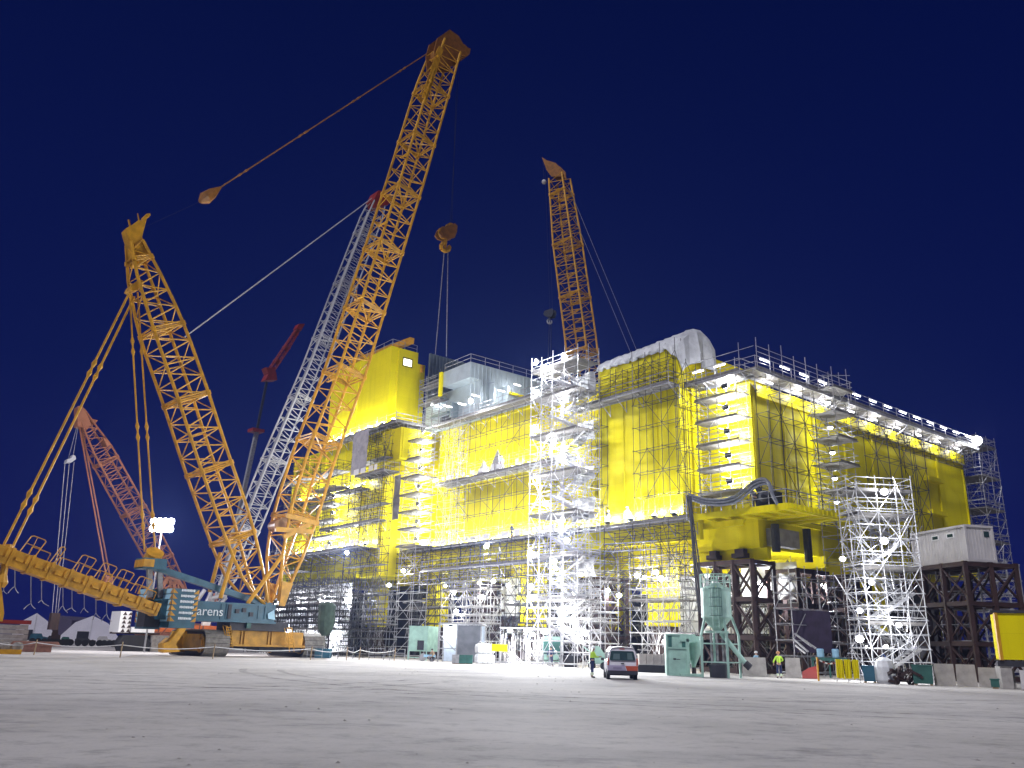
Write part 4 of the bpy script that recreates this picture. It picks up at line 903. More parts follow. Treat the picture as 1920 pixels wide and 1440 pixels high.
# back mast beam with hoop rails
bp0, bp1 = pl(-22, 1032, BK, u1), pl(290, 1143, BK, u1); d = (bp1-bp0); ln = d.length; d.normalize(); nn = d.cross(v1).normalized()
if nn.z < 0: nn = -nn
x = MB()
k0 = 9
for i in range(k0):
    a, b = ln*i/k0, ln*(i+1)/k0; hgt = .82 if i < 7 else .6
    x.box(bp0+d*((a+b)/2), d*((b-a)/2-.06), v1*.8, nn*hgt*.85)
    x.box(bp0+d*b, d*.12, v1*.86, nn*hgt*.97)
    x.box(bp0+d*(a+.7)-v1*.88, d*.3, v1*.08, nn*.14); x.box(bp0+d*(a+1.3)-v1*.86+nn*.2, d*.12, v1*.08, nn*.35)
x.build('back_mast', CRY, CR); BMp = CR.children[-1] if False else None
bm_ = [o for o in bpy.data.objects if o.name.startswith('back_mast')][0]
for i, t0 in enumerate((.14, .31, .44, .57, .68, .80)):
    x = MB(); p = bp0+d*(ln*t0)+nn*.72-v1*.75; q = p+d*(ln*(.10 if i != 1 else .045)); up_ = nn*1.55; 
    x.tube(p, p+up_*.93+d*.25, .045); x.tube(p+up_*.93+d*.25, p+up_+d*.45, .045); x.tube(p+up_+d*.45, q+up_-d*.15, .045); x.tube(q+up_-d*.15, q+up_*.93, .045); x.tube(q+up_*.93, q-d*.25, .045); x.tube(p+up_*.5+d*.12, q+up_*.5-d*.1, .035)
    x.tube((p+q)/2, (p+q)/2+up_, .03); x.build('hoop_rail', CRY, bm_)
    x = MB(); p = p+d*ln*.05+v1*.2; x.tube(p, p+nn*.7, .045); x.tube(p+nn*.7, p+nn*.7+d*1.6, .045); x.tube(p+nn*.7+d*1.6, p+d*1.6, .045); x.build('hoop_rail', CRY, bm_)
x = MB(); q = pl(10, 1050, BK, u1)-v1*.3
x.tube(q+Z*1.3, q-Z*1.2, .3, 8); x.tube(q-Z*1.2, q-Z*1.9, .3, 8, r2=.5); x.tube(q-Z*1.9, q-Z*2.3, .5, 8, r2=.3); x.build('beam_end_link', CRY, bm_)
# pendants of the raised A-frame, blue beams
AF = G1+v1*1.6
af = MB(); af.beam(pl(283, 1062, AF, u1), pl(505, 1136, AF, u1), .8, .58); af.build('a_frame_beam', TEAL, CR)
x = MB(); p = pl(283, 1058, AF, u1); x.box(p, u1*1.1, v1*1.2, Z*.5); h_ = x.build('a_frame_head', TEAL, CR)
x = MB(); x.box(p-u1*.7-v1*.2, u1*.5, v1*1.25, Z*.35); x.build('head_clamp', CRY, h_)
sheaves([pl(285, 1043, AF, u1)-v1*.4], (v1*-.6+Z*.75).normalized(), .85, CRY, h_, 'equaliser_drum', .9)
for a in (280, 299):
    x = MB(); x.beam(pl(a, 1064, AF, u1), pl(a+1, 1120, AF, u1), .45, .45, up=u1); x.build('a_frame_post', CRG, CR)
# braces
for (a0, b0, a1, b1_, off) in ((413, 1036, 393, 1110, 1.5), (441, 1030, 413, 1122, -1.8), (528, 1043, 464, 1132, -2.2)):
    x = MB(); x.tube(pl(a0, b0, B1+v1*off, u1), pl(a1, b1_, B1+v1*off, u1), .22, 8); x.build('mast_strut', CRY, CR)
# body
def sbox(x, a0, a1, b0, b1_, off, dep, P0=None, uu=None, vv=None):
    P0 = P0 or G1; uu = uu or u1; vv = vv or v1; P = P0+vv*off
    p = pl(a0, (b0+b1_)/2, P, uu); q = pl(a1, (b0+b1_)/2, P, uu); z1 = pl((a0+a1)/2, b0, P, uu).z; z0 = pl((a0+a1)/2, b1_, P, uu).z
    l = (q-p).dot(uu); c = P0*0+p; c = V((p.x, p.y, 0))+uu*(l/2)+vv*(dep/2); c.z = (z0+z1)/2
    x.box(c, uu*abs(l/2), vv*(dep/2), Z*((z1-z0)/2)); return c, l, z0, z1
x = MB(); c, l, z0, z1 = sbox(x, 300, 516, 1131, 1162, 0, 3.4); body = x.build('upper_body', TEAL, CR)
x = MB(); sbox(x, 300, 518, 1128.5, 1131.5, -.12, 3.7); x.build('body_rail', TEAL, body)
x = MB(); sbox(x, 300, 518, 1161.5, 1165.5, -.12, 3.7); x.build('body_rail', TEAL, body)
for a in (424, 431, 484, 414, 497):
    x = MB(); sbox(x, a, a+1.6, 1132, 1161, -.1, .1); x.build('body_rib', TEAL, body)
x = MB(); sbox(x, 428, 434, 1133, 1160, -.2, .1); x.build('side_ladder', DARK, body)
for a, b in ((442, 1142), (455, 1140), (468, 1148)):
    x = MB(); sbox(x, a, a+7, b, b+8, -.16, .15); x.build('hatch', DARK, body)
x = MB(); p = pl(503, 1160, G1-v1*.2, u1); x.prism([p+Z*0, p+u1*.8-Z*.1, p+u1*.55+Z*.9, p-u1*.1+Z*.5], v1*.05); x.build('light_cloth', TEALL, body)
tx = text('sarens', 'logo_lettering', INK, body, pl(390, 1146.5, G1-v1*.25, u1), u1, Z, 1.25)
x = MB(); sbox(x, 430, 540, 1165, 1183, .4, 3.0); x.build('slew_ring_housing', DARK, CR)
x = MB(); sbox(x, 463, 471, 1163, 1178, .1, .4); x.build('grab_panel', DGRN, CR)
# counterweights
def cweight(a0, a1, b0, b1_, off, dep, n_, nm):
    P = G1+v1*off; z1 = pl(a0, b0, P, u1).z; z0 = pl(a0, b1_, P, u1).z; p = pl(a0, b1_, P, u1); q = pl(a1, b1_, P, u1); l = (q-p).dot(u1); base = V((p.x, p.y, 0))
    x = MB(); x.box(base+u1*(l/2)+v1*(dep/2)+Z*((z0+z1)/2), u1*(l/2-.03), v1*(dep/2-.03), Z*((z1-z0)/2)); T0 = x.build('counterweight_stack', TEAL, CR)
    hh = (z1-z0)/(n_+1)
    for i in range(n_):
        zz = z1-hh*(i+.5)+.02
        x = MB(); x.box(base+u1*(l/2)+v1*(dep/2)+Z*zz, u1*(l/2), v1*(dep/2), Z*(hh/2-.03)); sl = x.build('ballast_slab', TEALL if False else TEAL, T0)
        x = MB(); c_ = base-u1*.012+v1*(dep/2)+Z*zz; x.box(c_, u1*.01, v1*(dep/2-.05), Z*(hh/2-.04)); x.build('painted_lit_end', TEALL, sl)  # pale plate: light falling on the left end painted as colour
        x = MB()
        for s0, ax, sg in ((base-v1*.02, u1, 1), (base+u1*l-v1*.02, u1, -1), (base-u1*.035+v1*.0, v1, 1), (base-u1*.035+v1*dep, v1, -1)):
            th = -v1*.015 if ax is u1 else -u1*.015; z_ = Z*(zz-hh/2+.06)
            x.prism([s0+z_+ax*sg*.02, s0+z_+ax*sg*.52, s0+z_+ax*sg*.02+Z*hh*.86], th)
        x.build('hazard_triangle', CRY, sl)
        if nm:
            x = MB(); k = 0; rr = random.Random(i); s_ = l*.32
            while s_ < l*.82: wd = rr.uniform(.07, .14); x.box(base+u1*(s_+wd/2)-v1*.03+Z*(zz+.1), u1*(wd/2), v1*.012, Z*rr.uniform(.09, .12)); s_ += wd+.035
            x.build('small_lettering', INK, sl)
    return T0
cweight(315, 365, 1102, 1177, -.9, 2.9, 6, True)
cweight(268, 300, 1103, 1179, 1.6, 2.4, 6, False)
x = MB(); sbox(x, 272, 316, 1132, 1176, 1.4, 2); x.build('ballast_tray', DARK, CR)
x = MB(); sbox(x, 276, 284, 1148, 1152, .2, .1); x.build('white_plate', WHT, CR)
# crawlers
def crawler(a0, a1, label=None, off=0.0, length=9.5, hgt=2.5):
    P = G1+v1*off; p = pl(a0, 1200, P, u1); q = pl(a1, 1200, P, u1); l = (q-p).dot(u1); b0 = V((p.x, p.y, 0))
    R_ = hgt/2; prof = []
    for i in range(9): t = -PI/2-PI*i/8; prof.append((R_*.9+R_*.9*math.cos(t), R_+R_*math.sin(t)))
    for i in range(9): t = PI/2-PI*i/8; prof.append((length-R_*.9+R_*.9*math.cos(t), R_+R_*math.sin(t)))
    x = MB(); x.prism([b0+v1*(y*.995+.02)+Z*(z*.93+.08)+u1*.15 for y, z in prof], u1*(l-.3)); fr_ = x.build('crawler', DARK, CR)
    x = MB(); n_ = len(prof)
    for i in range(n_):
        y0_, z0_ = prof[i]; y1_, z1_ = prof[(i+1) % n_]; seg = math.hypot(y1_-y0_, z1_-z0_); k = max(1, round(seg/.62))
        for j in range(k):
            ta, tb = (j+.04)/k, (j+.96)/k; pa_ = V((0, y0_+(y1_-y0_)*ta, z0_+(z1_-z0_)*ta)); pb_ = V((0, y0_+(y1_-y0_)*tb, z0_+(z1_-z0_)*tb))
            dd = (pb_-pa_); dl = dd.length; dd.normalize(); c_ = (pa_+pb_)/2; nrm = V((0, dd.z, -dd.y))
            W = lambda vv_: v1*vv_.y+Z*vv_.z
            x.box(b0+u1*(l/2)+W(c_)+Z*.02, u1*(l/2), W(dd)*(dl/2), W(nrm)*.06)
    x.build('track_belt', PAD, fr_)
    x = MB(); x.box(b0-u1*.0+v1*(length/2)+Z*(R_+.05), u1*.16, v1*(length/2-R_), Z*(R_*.66)); x.box(b0-u1*.05+v1*(length/2)+Z*(R_+.05), u1*.16, v1*(length/2-R_*.4), Z*(R_*.25)); x.build('side_frame', CRY, fr_)
    for yy in (R_*.9, length-R_*.9): x = MB(); x.lathe(b0+v1*yy+Z*R_-u1*.1, [(.2, 0), (R_*.72, .02), (R_*.72, .2)], 14, ax=u1); x.build('idler_wheel', CRY, fr_)
crawler(386, 432); crawler(573, 610, off=1.0, length=9.0)
x = MB(); c, l, z0, z1 = sbox(x, 434, 568, 1184, 1210, 1.2, 4); cb = x.build('car_body', CRY, CR)
for a in (452, 458, 503, 509): x = MB(); sbox(x, a, a+2, 1184, 1210, 1.05, .14); x.build('body_rib', CRY, cb)
x = MB(); sbox(x, 434, 572, 1209, 1213, .9, .5); x.build('lower_flange', CRY, cb)
x = MB(); sbox(x, 486, 566, 1212, 1223, 1.6, 3); x.build('under_frame', DARK, cb)
def ladder(a, b0, b1_, off, par):
    P = G1+v1*off; x = MB()
    for dx in (0, 8.5):
        p, q = pl(a+dx, b0, P, u1), pl(a+dx+4, b1_, P, u1); x.tube(p, q, .05)
        x.tube(p, p+v1*.8+Z*.1, .05); x.tube(p-u1*.35, q-u1*.35+Z*.9, .045)
    for i in range(8):
        t = (i+.5)/8; p, q = pl(a+4*t, b0+(b1_-b0)*t, P, u1), pl(a+8.5+4*t, b0+(b1_-b0)*t, P, u1); x.tube(p, q, .04)
    x.build('ladder', CRY, par)
ladder(424, 1174, 1214, .2, cb); ladder(539, 1178, 1222, .2, cb)
# yellow outrigger frame left of the crawler
x = MB()
P = G1-v1*1.4
x.prism([pl(a, b, P, u1) for a, b in ((307, 1224), (307, 1206), (320, 1203), (338, 1178), (350, 1178), (330, 1208), (338, 1222))], v1*.8)
x.prism([pl(a, b, P, u1)+v1*1.2 for a, b in ((322, 1224), (322, 1208), (336, 1196), (336, 1222))], v1*2.2)
x.build('outrigger_frame', CRY, CR)
x = MB(); sbox(x, 330, 384, 1184, 1222, 5.2, 1.5); x.build('support_box', CRY, CR)

# white crane behind
G2 = gp(420, 122); W1 = G2+v1*2
CW = thing('crawler_crane', G2, 'white lattice boom crane with orange body behind the big yellow crane', 'crane')
st = [(pl(398, 1130, W1, u1), 1.6, .5), (pl(418, 1090, W1, u1), 2.8, 2.0), (pl(446, 1030, W1, u1), 2.8, 2.5), (pl(475, 962, W1, u1), 2.8, 2.6), (pl(512, 870, W1, u1), 2.8, 2.7), (pl(585, 700, W1, u1), 2.8, 2.7), (pl(642, 550, W1, u1), 2.8, 2.7), (pl(698, 405, W1, u1), 2.8, 2.7), (pl(707, 380, W1, u1), 2.2, 2.0)]
wb, RW, _ = lattice(CW, 'main_boom', st, v1, CRW, 40, rch=.13, rbr=.055, sec=6)
x = MB()
for i in range(4, 38): x.beam(RW[i][3]-u1*.05+v1*.3, RW[i+1][3]-u1*.05+v1*.3, .7, .12)
x.build('cable_strip', CRG, wb)
x = MB(); x.prism([pl(a, b, W1, u1)-v1*1.3 for a, b in ((694, 378), (702, 362), (712, 364), (724, 372), (722, 388), (700, 392))], v1*2.6); x.build('boom_head', RED, wb)
p, q = pl(697, 372, W1, u1), pl(345, 633, W1, u1); x = MB(); x.tube(p, q, .10, 6); x.build('boom_pendant', CRW, CW)
st = [(pl(430, 1120, W1, u1), 2.0, .6), (pl(400, 930, W1, u1), 2.2, 1.6), (pl(338, 640, W1, u1), 1.0, .8)]
lattice(CW, 'derrick_mast', st, v1, CRW, 18, rch=.09, rbr=.05)[0] if False else None
x = MB(); sbox(x, 276, 430, 1172, 1186, 0, 3.6, G2); ob_ = x.build('upper_body', ORG, CW)
text('MUZZANI', 'logo_lettering', INKD, ob_, pl(322, 1182, G2-v1*.15, u1), u1, Z, 1.9)
x = MB(); sbox(x, 226, 300, 1186, 1189.5, -.3, 4, G2); x.build('base_plate', RUST, CW)
x = MB(); sbox(x, 246, 290, 1176, 1186, -.8, 3, G2); x.build('white_ballast', WHT, CW)
for a0, a1, off in ((224, 245, -.6), (217, 226, 2.4)):
    P = G2+v1*off; x = MB(); c, l, z0, z1 = sbox(x, a0, a1, 1146, 1186, off, 2.0, G2); wt = x.build('ballast_tower', WHT, CW)
    p = pl(a0, 1186, P, u1); base = V((p.x, p.y, 0))
    for i in range(5):
        x = MB(); zz = z0+(z1-z0)*(i+.1)/5
        for s_ in (0, 1): x.prism([base+u1*(l*(s_+.1)/2)+Z*zz-v1*.02, base+u1*(l*(s_+.9)/2)+Z*zz-v1*.02, base+u1*(l*(s_+.5)/2)+Z*(zz+(z1-z0)/6)-v1*.02], -v1*.02)
        x.build('hazard_triangle', RUST, wt)
x = MB(); P = G2+v1*.5; x.prism([pl(a, b, P, u1) for a, b in ((380, 1166), (396, 1166), (390, 1180), (379, 1181))], v1*.4); x.build('white_side_plate', WHT, CW)
for a, b, c_, d_ in ((366, 1132, 384, 1106), (386, 1132, 396, 1110), (392, 1118, 400, 1134), (412, 1120, 424, 1118), (388, 1124, 414, 1117), (412, 1134, 424, 1120)):
    x = MB(); x.tube(pl(a, b, W1-v1*1, u1), pl(c_, d_, W1-v1*1, u1), .28, 7); x.build('mast_foot_tube', CRW, CW)
x = MB(); x.prism([pl(a, b, W1, u1) for a, b in ((396, 1130), (405, 1112), (410, 1131))], v1*.6); x.build('foot_gusset', ORG, CW)
for a0 in (245,):
    P = G2; x = MB(); pr = [(-1.5, 0), (-1.9, .9), (-1.4, 1.9), (1.2, 1.9), (1.9, .9), (1.5, 0)]; c_ = pl(254, 1205, G2-v1*1, u1); c_.z = 0
    x.prism([c_+u1*a+Z*(b+.02) for a, b in pr], v1*2.0); x.build('crawler', RUBB, CW)
    x = MB(); x.box(c_+u1*2.9+v1*1+Z*1.0, u1*1.0, v1*1.1, Z*.95); x.build('crawler_drive', PAD, CW)

# faded red crane on the left
G3 = gp(330, 128)
CRD = thing('crawler_crane', G3, 'faded red lattice boom crane on the left seen behind the yellow pendants', 'crane')
st = [(pl(352, 1138, G3, u1), 1.5, .5), (pl(325, 1095, G3, u1), 2.5, 2.0), (pl(299, 1048, G3, u1), 2.6, 2.6), (pl(268, 990, G3, u1), 2.6, 2.6), (pl(236, 934, G3, u1), 2.6, 2.5), (pl(187, 846, G3, u1), 2.6, 2.4), (pl(166, 806, G3, u1), 1.8, 1.6), (pl(150, 770, G3, u1), .9, .8)]
rb_, RR, _ = lattice(CRD, 'main_boom', st, v1, CRR, 20, rch=.13, rbr=.055, sec=5)
x = MB(); x.prism([pl(a, b, G3, u1)-v1*.8 for a, b in ((142, 764), (150, 761), (158, 775), (168, 798), (160, 806), (142, 800))], v1*1.6); x.prism([pl(a, b, G3, u1)-v1*.5 for a, b in ((168, 786), (181, 789), (176, 797))], v1*1.0); x.build('boom_head', CRR, rb_)
x = MB(); x.prism([pl(a, b, G3, u1)-v1*1.6 for a, b in ((186, 824), (195, 828), (200, 837), (194, 841))], v1*1.6); x.build('winch_housing', CRR, rb_)
for k in (0, 7):
    x = MB(); x.tube(pl(149+k*.6, 800, G3, u1), pl(200+k, 1085, G3-v1*(1-k*.2), u1), .11); x.build('pendant_bar', CRR, CRD)
x = MB(); x.prism([pl(a, b, G3-v1*1, u1) for a, b in ((198, 1080), (212, 1080), (213, 1098), (198, 1098))], v1*1.5); x.build('pendant_link', CRR, CRD)
x = MB(); qz = [pl(a, b, G3-v1*2, u1) for a, b in ((293, 1106), (316, 1083), (333, 1087), (345, 1106))]
for i in range(3): x.beam(qz[i], qz[i+1], .4, .4)
for a, b in ((305, 1104), (320, 1103), (330, 1104)): x.beam(pl(316, 1083, G3-v1*2, u1), pl(a, b, G3-v1*2, u1), .25, .25); x.beam(pl(333, 1087, G3-v1*2, u1), pl(a+4, b, G3-v1*2, u1), .25, .25)
x.build('gantry_frame', CRR, CRD)
x = MB(); x.box(V((G3.x, G3.y, 2.4))+v1*2, u1*4.5, v1*1.8, Z*1.3); x.build('upper_body', CRR, CRD)
x = MB(); x.box(V((G3.x, G3.y, .6))+v1*2, u1*4.0, v1*2.6, Z*.58); x.build('crawler', RUBB, CRD)
T = thing('hook_block', pl(130, 862, G3, u1), 'small hook block with three falling ropes under the faded red crane', 'hook')
x = MB(); x.prism([pl(a, b, G3, u1)-v1*.6 for a, b in ((122, 868), (124, 862), (132, 860), (134, 854), (139, 856), (140, 862), (132, 868))], v1*1.2); x.build('cheek_plate', CRW, T)
x = MB(); x.tube(pl(128, 860, G3, u1), pl(144, 800, G3, u1), .03); x.tube(pl(137, 856, G3, u1), pl(146, 800, G3, u1), .03); x.build('hoist_rope', CRG, T)
for k, (a, a2) in enumerate(((122, 97), (130, 103), (139, 107))): x = MB(); x.tube(pl(a, 866, G3, u1), pl(a2, 1160, G3, u1), .045, 4); x.build('falling_rope', CRG, T)
x = MB(); p = pl(101, 1165, G3, u1); x.box(p, u1*.5, v1*.5, Z*1.0); x.build('lower_weight', RUST, T)

# yellow crane behind the module
u4 = V((math.cos(math.radians(100)), math.sin(math.radians(100)), 0)); u4 = V((.80, -.60, 0)); v4 = V((.60, .80, 0))
G4 = gp(1120, 150)
C4 = thing('lattice_crane', V((G4.x, G4.y, 0)), 'yellow lattice boom crane rising behind the tall yellow block', 'crane')
st = [(pl(1130, 1150, G4, u4), 2.0, 1.0), (pl(1122, 900, G4, u4), 4.2, 4.4), (pl(1095, 695, G4, u4), 4.2, 4.4), (pl(1088, 630, G4, u4), 4.2, 4.4), (pl(1064, 455, G4, u4), 4.2, 4.3), (pl(1049, 335, G4, u4), 3.2, 3.2)]
b4, R4, _ = lattice(C4, 'main_boom', st, v4, CRY, 44, rch=.2, rbr=.08, sec=6)
for s_ in (-1.6, 1.4):
    x = MB(); x.prism([pl(a, b, G4, u4)+v4*s_*.55 for a, b in ((1020, 298), (1030, 304), (1046, 309), (1056, 319), (1058, 334), (1038, 334), (1029, 322), (1024, 308))], v4*.2); x.build('head_plate', CRY2, b4)
x = MB(); x.prism([pl(a, b, G4, u4)-v4*.8 for a, b in ((1030, 310), (1045, 312), (1054, 325), (1034, 330))], v4*1.6); x.build('head_housing', CRY2, b4)
for k, (a0, b0, a1, b1_) in enumerate(((1067, 352, 1193, 655), (1076, 405, 1182, 660))):
    e_ = pl(a1, b1_, G4+v4*10, u4); p = pl(a0, b0, G4, u4); x = MB(); x.tube(p, e_+(e_-p)*.25, .05, 4); x.build('pendant_rope', CRG, C4)
T, pp = hookblock('dark hook block hanging above the bright stair tower', C4, G4, u4, v4, 1031, 592, .55, DARK, CRG, [(0, -19, pl(1022, 322, G4, u4)), (9, -19, pl(1027, 324, G4, u4))], [])
for k in (0, 1):
    s = MB(); s.tube(pp(-2+k*6, 28), pl(1027+k*5, 690, L(10, 18, 0), A), .05, 4); tag(s.build('lifting_sling', DARK), '%s sling hanging from the dark hook block' % ('left' if k == 0 else 'right'), 'sling', 'slings under the dark hook block')
T = thing('headache_ball', pl(1020, 341, G4, u4), 'small pale ball weight on a rope below the rear crane head', 'hook')
x = MB(); x.lathe(pl(1020, 341, G4, u4)-Z*.5, [(.05, 0), (.4, .15), (.52, .5), (.4, .85), (.05, 1.0)], 12); x.build('ball', CABW, T)
x = MB(); x.tube(pl(1020, 341, G4, u4), pl(1018, 300, G4, u4), .02); x.build('rope', DARK, T)

# distant red luffing jib on a telescopic mast
G5 = gp(480, 200)
C5 = thing('telescopic_crane', G5, 'distant red jib on a thin telescopic mast between the booms', 'crane')
st = [(pl(502, 704, G5, u1), 1.4, 1.1), (pl(535, 655, G5, u1), 1.4, 1.1), (pl(561, 614, G5, u1), 1.0, .8)]
lattice(C5, 'jib', st, v1, RED, 14, rch=.14, rbr=.08, sec=4)
jb = [o for o in bpy.data.objects if o.name.startswith('jib')][0]
x = MB(); x.prism([pl(a, b, G5, u1)-v1*1 for a, b in ((553, 617), (557, 609), (568, 609), (561, 622))], v1*2); x.build('jib_head', RED, jb)
x = MB(); x.prism([pl(a, b, G5, u1)-v1*1 for a, b in ((494, 714), (500, 702), (495, 690), (503, 692), (510, 690), (514, 700), (516, 714))], v1*2.4); x.build('jib_base', RED, C5)
x = MB(); x.beam(pl(500, 716, G5, u1), pl(481, 810, G5, u1), .5, .5, up=v1); x.build('mast_section', DARK, C5)
x = MB(); x.beam(pl(481, 811, G5, u1), pl(440, 1000, G5, u1), 0.85, .85, up=v1); x.beam(pl(440, 1000, G5, u1), pl(415, 1120, G5, u1), 1.3, 1.3, up=v1); x.build('mast_section', CRG, C5)
x = MB(); p = pl(480, 808, G5, u1); x.box(p, u1*1.4, v1*1.4, Z*.35); x.build('mast_collar', RED, C5)
x = MB(); q = V((G5.x, G5.y, 1.2)); x.box(q-u1*5, u1*6, v1*1.5, Z*1.2); x.build('carrier', DARK, C5)

# slings hanging along the left
for i, (a, b0, b1_) in enumerate(((7, 1068, 1108), (28, 1062, 1100), (58, 1082, 1132), (78, 1086, 1126), (118, 1104, 1136), (135, 1110, 1140), (158, 1118, 1140), (180, 1128, 1150), (200, 1134, 1152))):
    T = thing('chain_sling', pl(a, b0, G1+v1*7, u1), '%s two-legged sling from the left hanging below the railed yellow beam' % ORD[i+1], 'sling', 'slings hanging below the railed beam')
    P = G1+v1*7; x = MB(); x.tube(pl(a, b0-36, P, u1), pl(a, b1_, P, u1), .04, 4); x.build('drop_chain', CRG, T)
    for s_ in (-1, 1):
        k_ = random.uniform(5, 14); h_ = random.uniform(4, 14); x = MB(); pts = [pl(a+s_*k_*t/4, b1_+h_*(t/4)**(.6 if s_ > 0 else 1.5), P, u1) for t in range(5)]; x.path(pts, .035, 4); x.build('sling_leg', CRG, T)

# floodlight mast near the big crane
p = at(305, 985, 112); T = thing('light_mast', V((p.x, p.y, 0)), 'tall mast with a glaring cluster of floodlights behind the big crane', 'lamp mast')
x = MB(); x.tube(V((p.x, p.y, 0)), p-Z*.6, .12, 8, r2=.08); x.build('pole', GALV, T)
x = MB(); x.box(p, V((1.2, 0, 0)), V((0, .08, 0)), Z*.08); x.build('crossbar', GALV, T)
for i in range(4):
    for j in range(2):
        c_ = p+V((-1.05+i*.7, -.15, -.45+j*.9)); x = MB(); x.box(c_+V((0, .1, 0)), V((.33, 0, 0)), V((0, .08, 0)), Z*.4); hh_ = x.build('floodlight_head', DARK, T)
        x = MB(); x.lathe(c_, [(.42, 0), (.4, .15), (.25, .32), (.03, .38)], 12, ax=V((0, -1, 0))); x.build('lens', LAMP, hh_)
ld = bpy.data.lights.new('mast_light', 'POINT'); ld.energy = 9000; ld.shadow_soft_size = .8; ld.color = (.93, .92, 1); lo = bpy.data.objects.new('mast_light', ld); COL.objects.link(lo); lo.parent = T; lo.location = (0, -.9, p.z)

# ---------------------------------------------------------------- left background
def tent(a0, a1, ytop, label, R):
    p, q = gp(a0, R), gp(a1, R); u = (q-p); wd = u.length; u.normalize(); v = V((-u.y, u.x, 0)); h = at((a0+a1)/2, ytop, R).z
    T = thing('storage_tent', (p+q)/2, label, 'tent'); x = MB()
    x.prism([p+u*wd*s_+Z*h*t_ for s_, t_ in ((0, 0), (.02, .22), (.22, .72), (.5, 1), (.78, .72), (.98, .22), (1, 0))], v*40); x.build('shell', TENT, T)
    x = MB(); x.box(p+u*wd*.38+Z*h*.19-v*.05, u*wd*.1, v*.04, Z*h*.19); x.build('doorway', DARK, T)
    x = MB(); x.box(p+u*wd*.5+Z*h*.5-v*.04, u*.08, v*.03, Z*h*.48); x.build('seam', WHT, T)
tent(14, 96, 1149, 'left white storage tent on the horizon', 330); tent(106, 218, 1154, 'right white storage tent with a dark doorway on the horizon', 330)
T = thing('storage_tent', gp(98, 480), 'long low dark shed roof between the two white tents', 'shed'); x = MB(); p, q = gp(82, 480), gp(125, 480); x.prism([p, q, q+Z*9, (p+q)/2+Z*11, p+Z*9], V((0, 30, 0))); x.build('shell', mat('dusk_shed', (.12, .10, .16), .8), T)
def simplebox(name, label, cat, a0, a1, R, z0, h, dep, m, yaw=0.0, group=None, parts=None):
    p, q = gp(a0, R), gp(a1, R); u = (q-p); wd = u.length; u.normalize(); u = Matrix.Rotation(yaw, 3, 'Z') @ u; v = V((-u.y, u.x, 0))
    T = thing(name, (p+q)/2, label, cat, group); F = Frame(p, u, v)
    return T, F, wd
# slab stack far left
T, F, wd = simplebox('slab_stack', 'stack of weathered concrete slabs with a red top at the far left', 'slabs', -30, 46, 100, 0, 2, 2.4, CONC)
for i in range(4): x = MB(); x.box(F.p(wd/2+random.uniform(-.1, .1), 1.2, .95+i*.46), F.u*(wd/2), F.v*1.2, Z*.21); x.build('slab', CONC, T)
x = MB(); x.box(F.p(wd/2, 1.2, 2.8), F.u*(wd/2+.1), F.v*1.25, Z*.18); x.build('red_cover', RED, T)
x = MB(); x.box(F.p(wd/2, 1.2, .37), F.u*(wd/2), F.v*1.0, Z*.36); x.build('bearer', WOOD, T)
T, F, wd = simplebox('steel_skid', 'brown steel skid beam lying behind the rope barrier at left', 'skid', 20, 106, 98, 0, 1, 1.5, RUST)
x = MB(); x.box(F.p(wd/2, .8, .3), F.u*(wd/2-.5), F.v*.7, Z*.28); x.prism([F.p(-.3, .05, .58), F.p(wd+.3, .05, .58), F.p(wd, .05, 1.0), F.p(0, .05, 1.0)], F.v*1.4); x.build('skid', mat('pale_rust', (.33, .16, .12), .7, noise=.3), T)
T, F, wd = simplebox('outrigger_mat', 'yellow outrigger mat with two round feet in the left corner', 'outrigger', -12, 40, 86, 0, .4, 1.2, CRY)
x = MB(); x.box(F.p(wd/2, .6, .2), F.u*(wd/2), F.v*.7, Z*.19); x.build('mat', CRY, T)
for a in (.35, .82): x = MB(); x.lathe(F.p(wd*a, .6, .39), [(.42, 0), (.45, .3), (.3, .55), (.05, .6)], 12); x.build('foot', PAD, T)
x = thing('yellow_machine', pl(-5, 1110, G1-v1*3, u1), 'yellow machine arm cut off by the left picture edge', 'machine arm'); y = MB(); y.prism([pl(a, b, G1-v1*3, u1) for a, b in ((-20, 1096), (1, 1094), (4, 1110), (8, 1150), (5, 1165), (-20, 1162))], v1*.8); y.build('arm_plate', CRY, x)
# distant yard equipment
for i, (a0, a1, R, h, m, lb) in enumerate(((50, 84, 190, 3.2, TEAL, 'blue box body parked before the left tent'), (84, 106, 180, 2.6, DARK, 'dark machine between the tents'), (110, 132, 170, 2.4, DGRN, 'dark green bin left of the tent doorway'), (136, 176, 165, 2.2, DARK, 'long dark flatbed in front of the right tent'), (178, 206, 168, 2.8, CABW, 'pale box trailer at the right tent edge'), (206, 222, 160, 1.9, DARK, 'low dark machine beside the orange crane body'), (90, 108, 175, 4.4, RUST, 'rusty small excavator arm between the tents'))):
    T, F, wd = simplebox('yard_machine', lb, 'machine', a0, a1, R, 0, h, 2.5, m, group='parked machines before the tents'); h *= .6
    x = MB(); x.prism([F.p(wd*s_, 0, .6+(h-.6)*t_) for s_, t_ in ((0, 0), (0, .7), (.1, 1), (.62, 1), (.72, .6), (1, .5), (1, 0))], F.v*2.5); x.build('body', m, T)
    for s_ in (.18, .5, .84): x = MB(); x.lathe(F.p(wd*s_, -.05, .55), [(.2, 0), (.55, .02), (.55, .3)], 12, ax=F.v); x.build('wheel', RUBB, T)
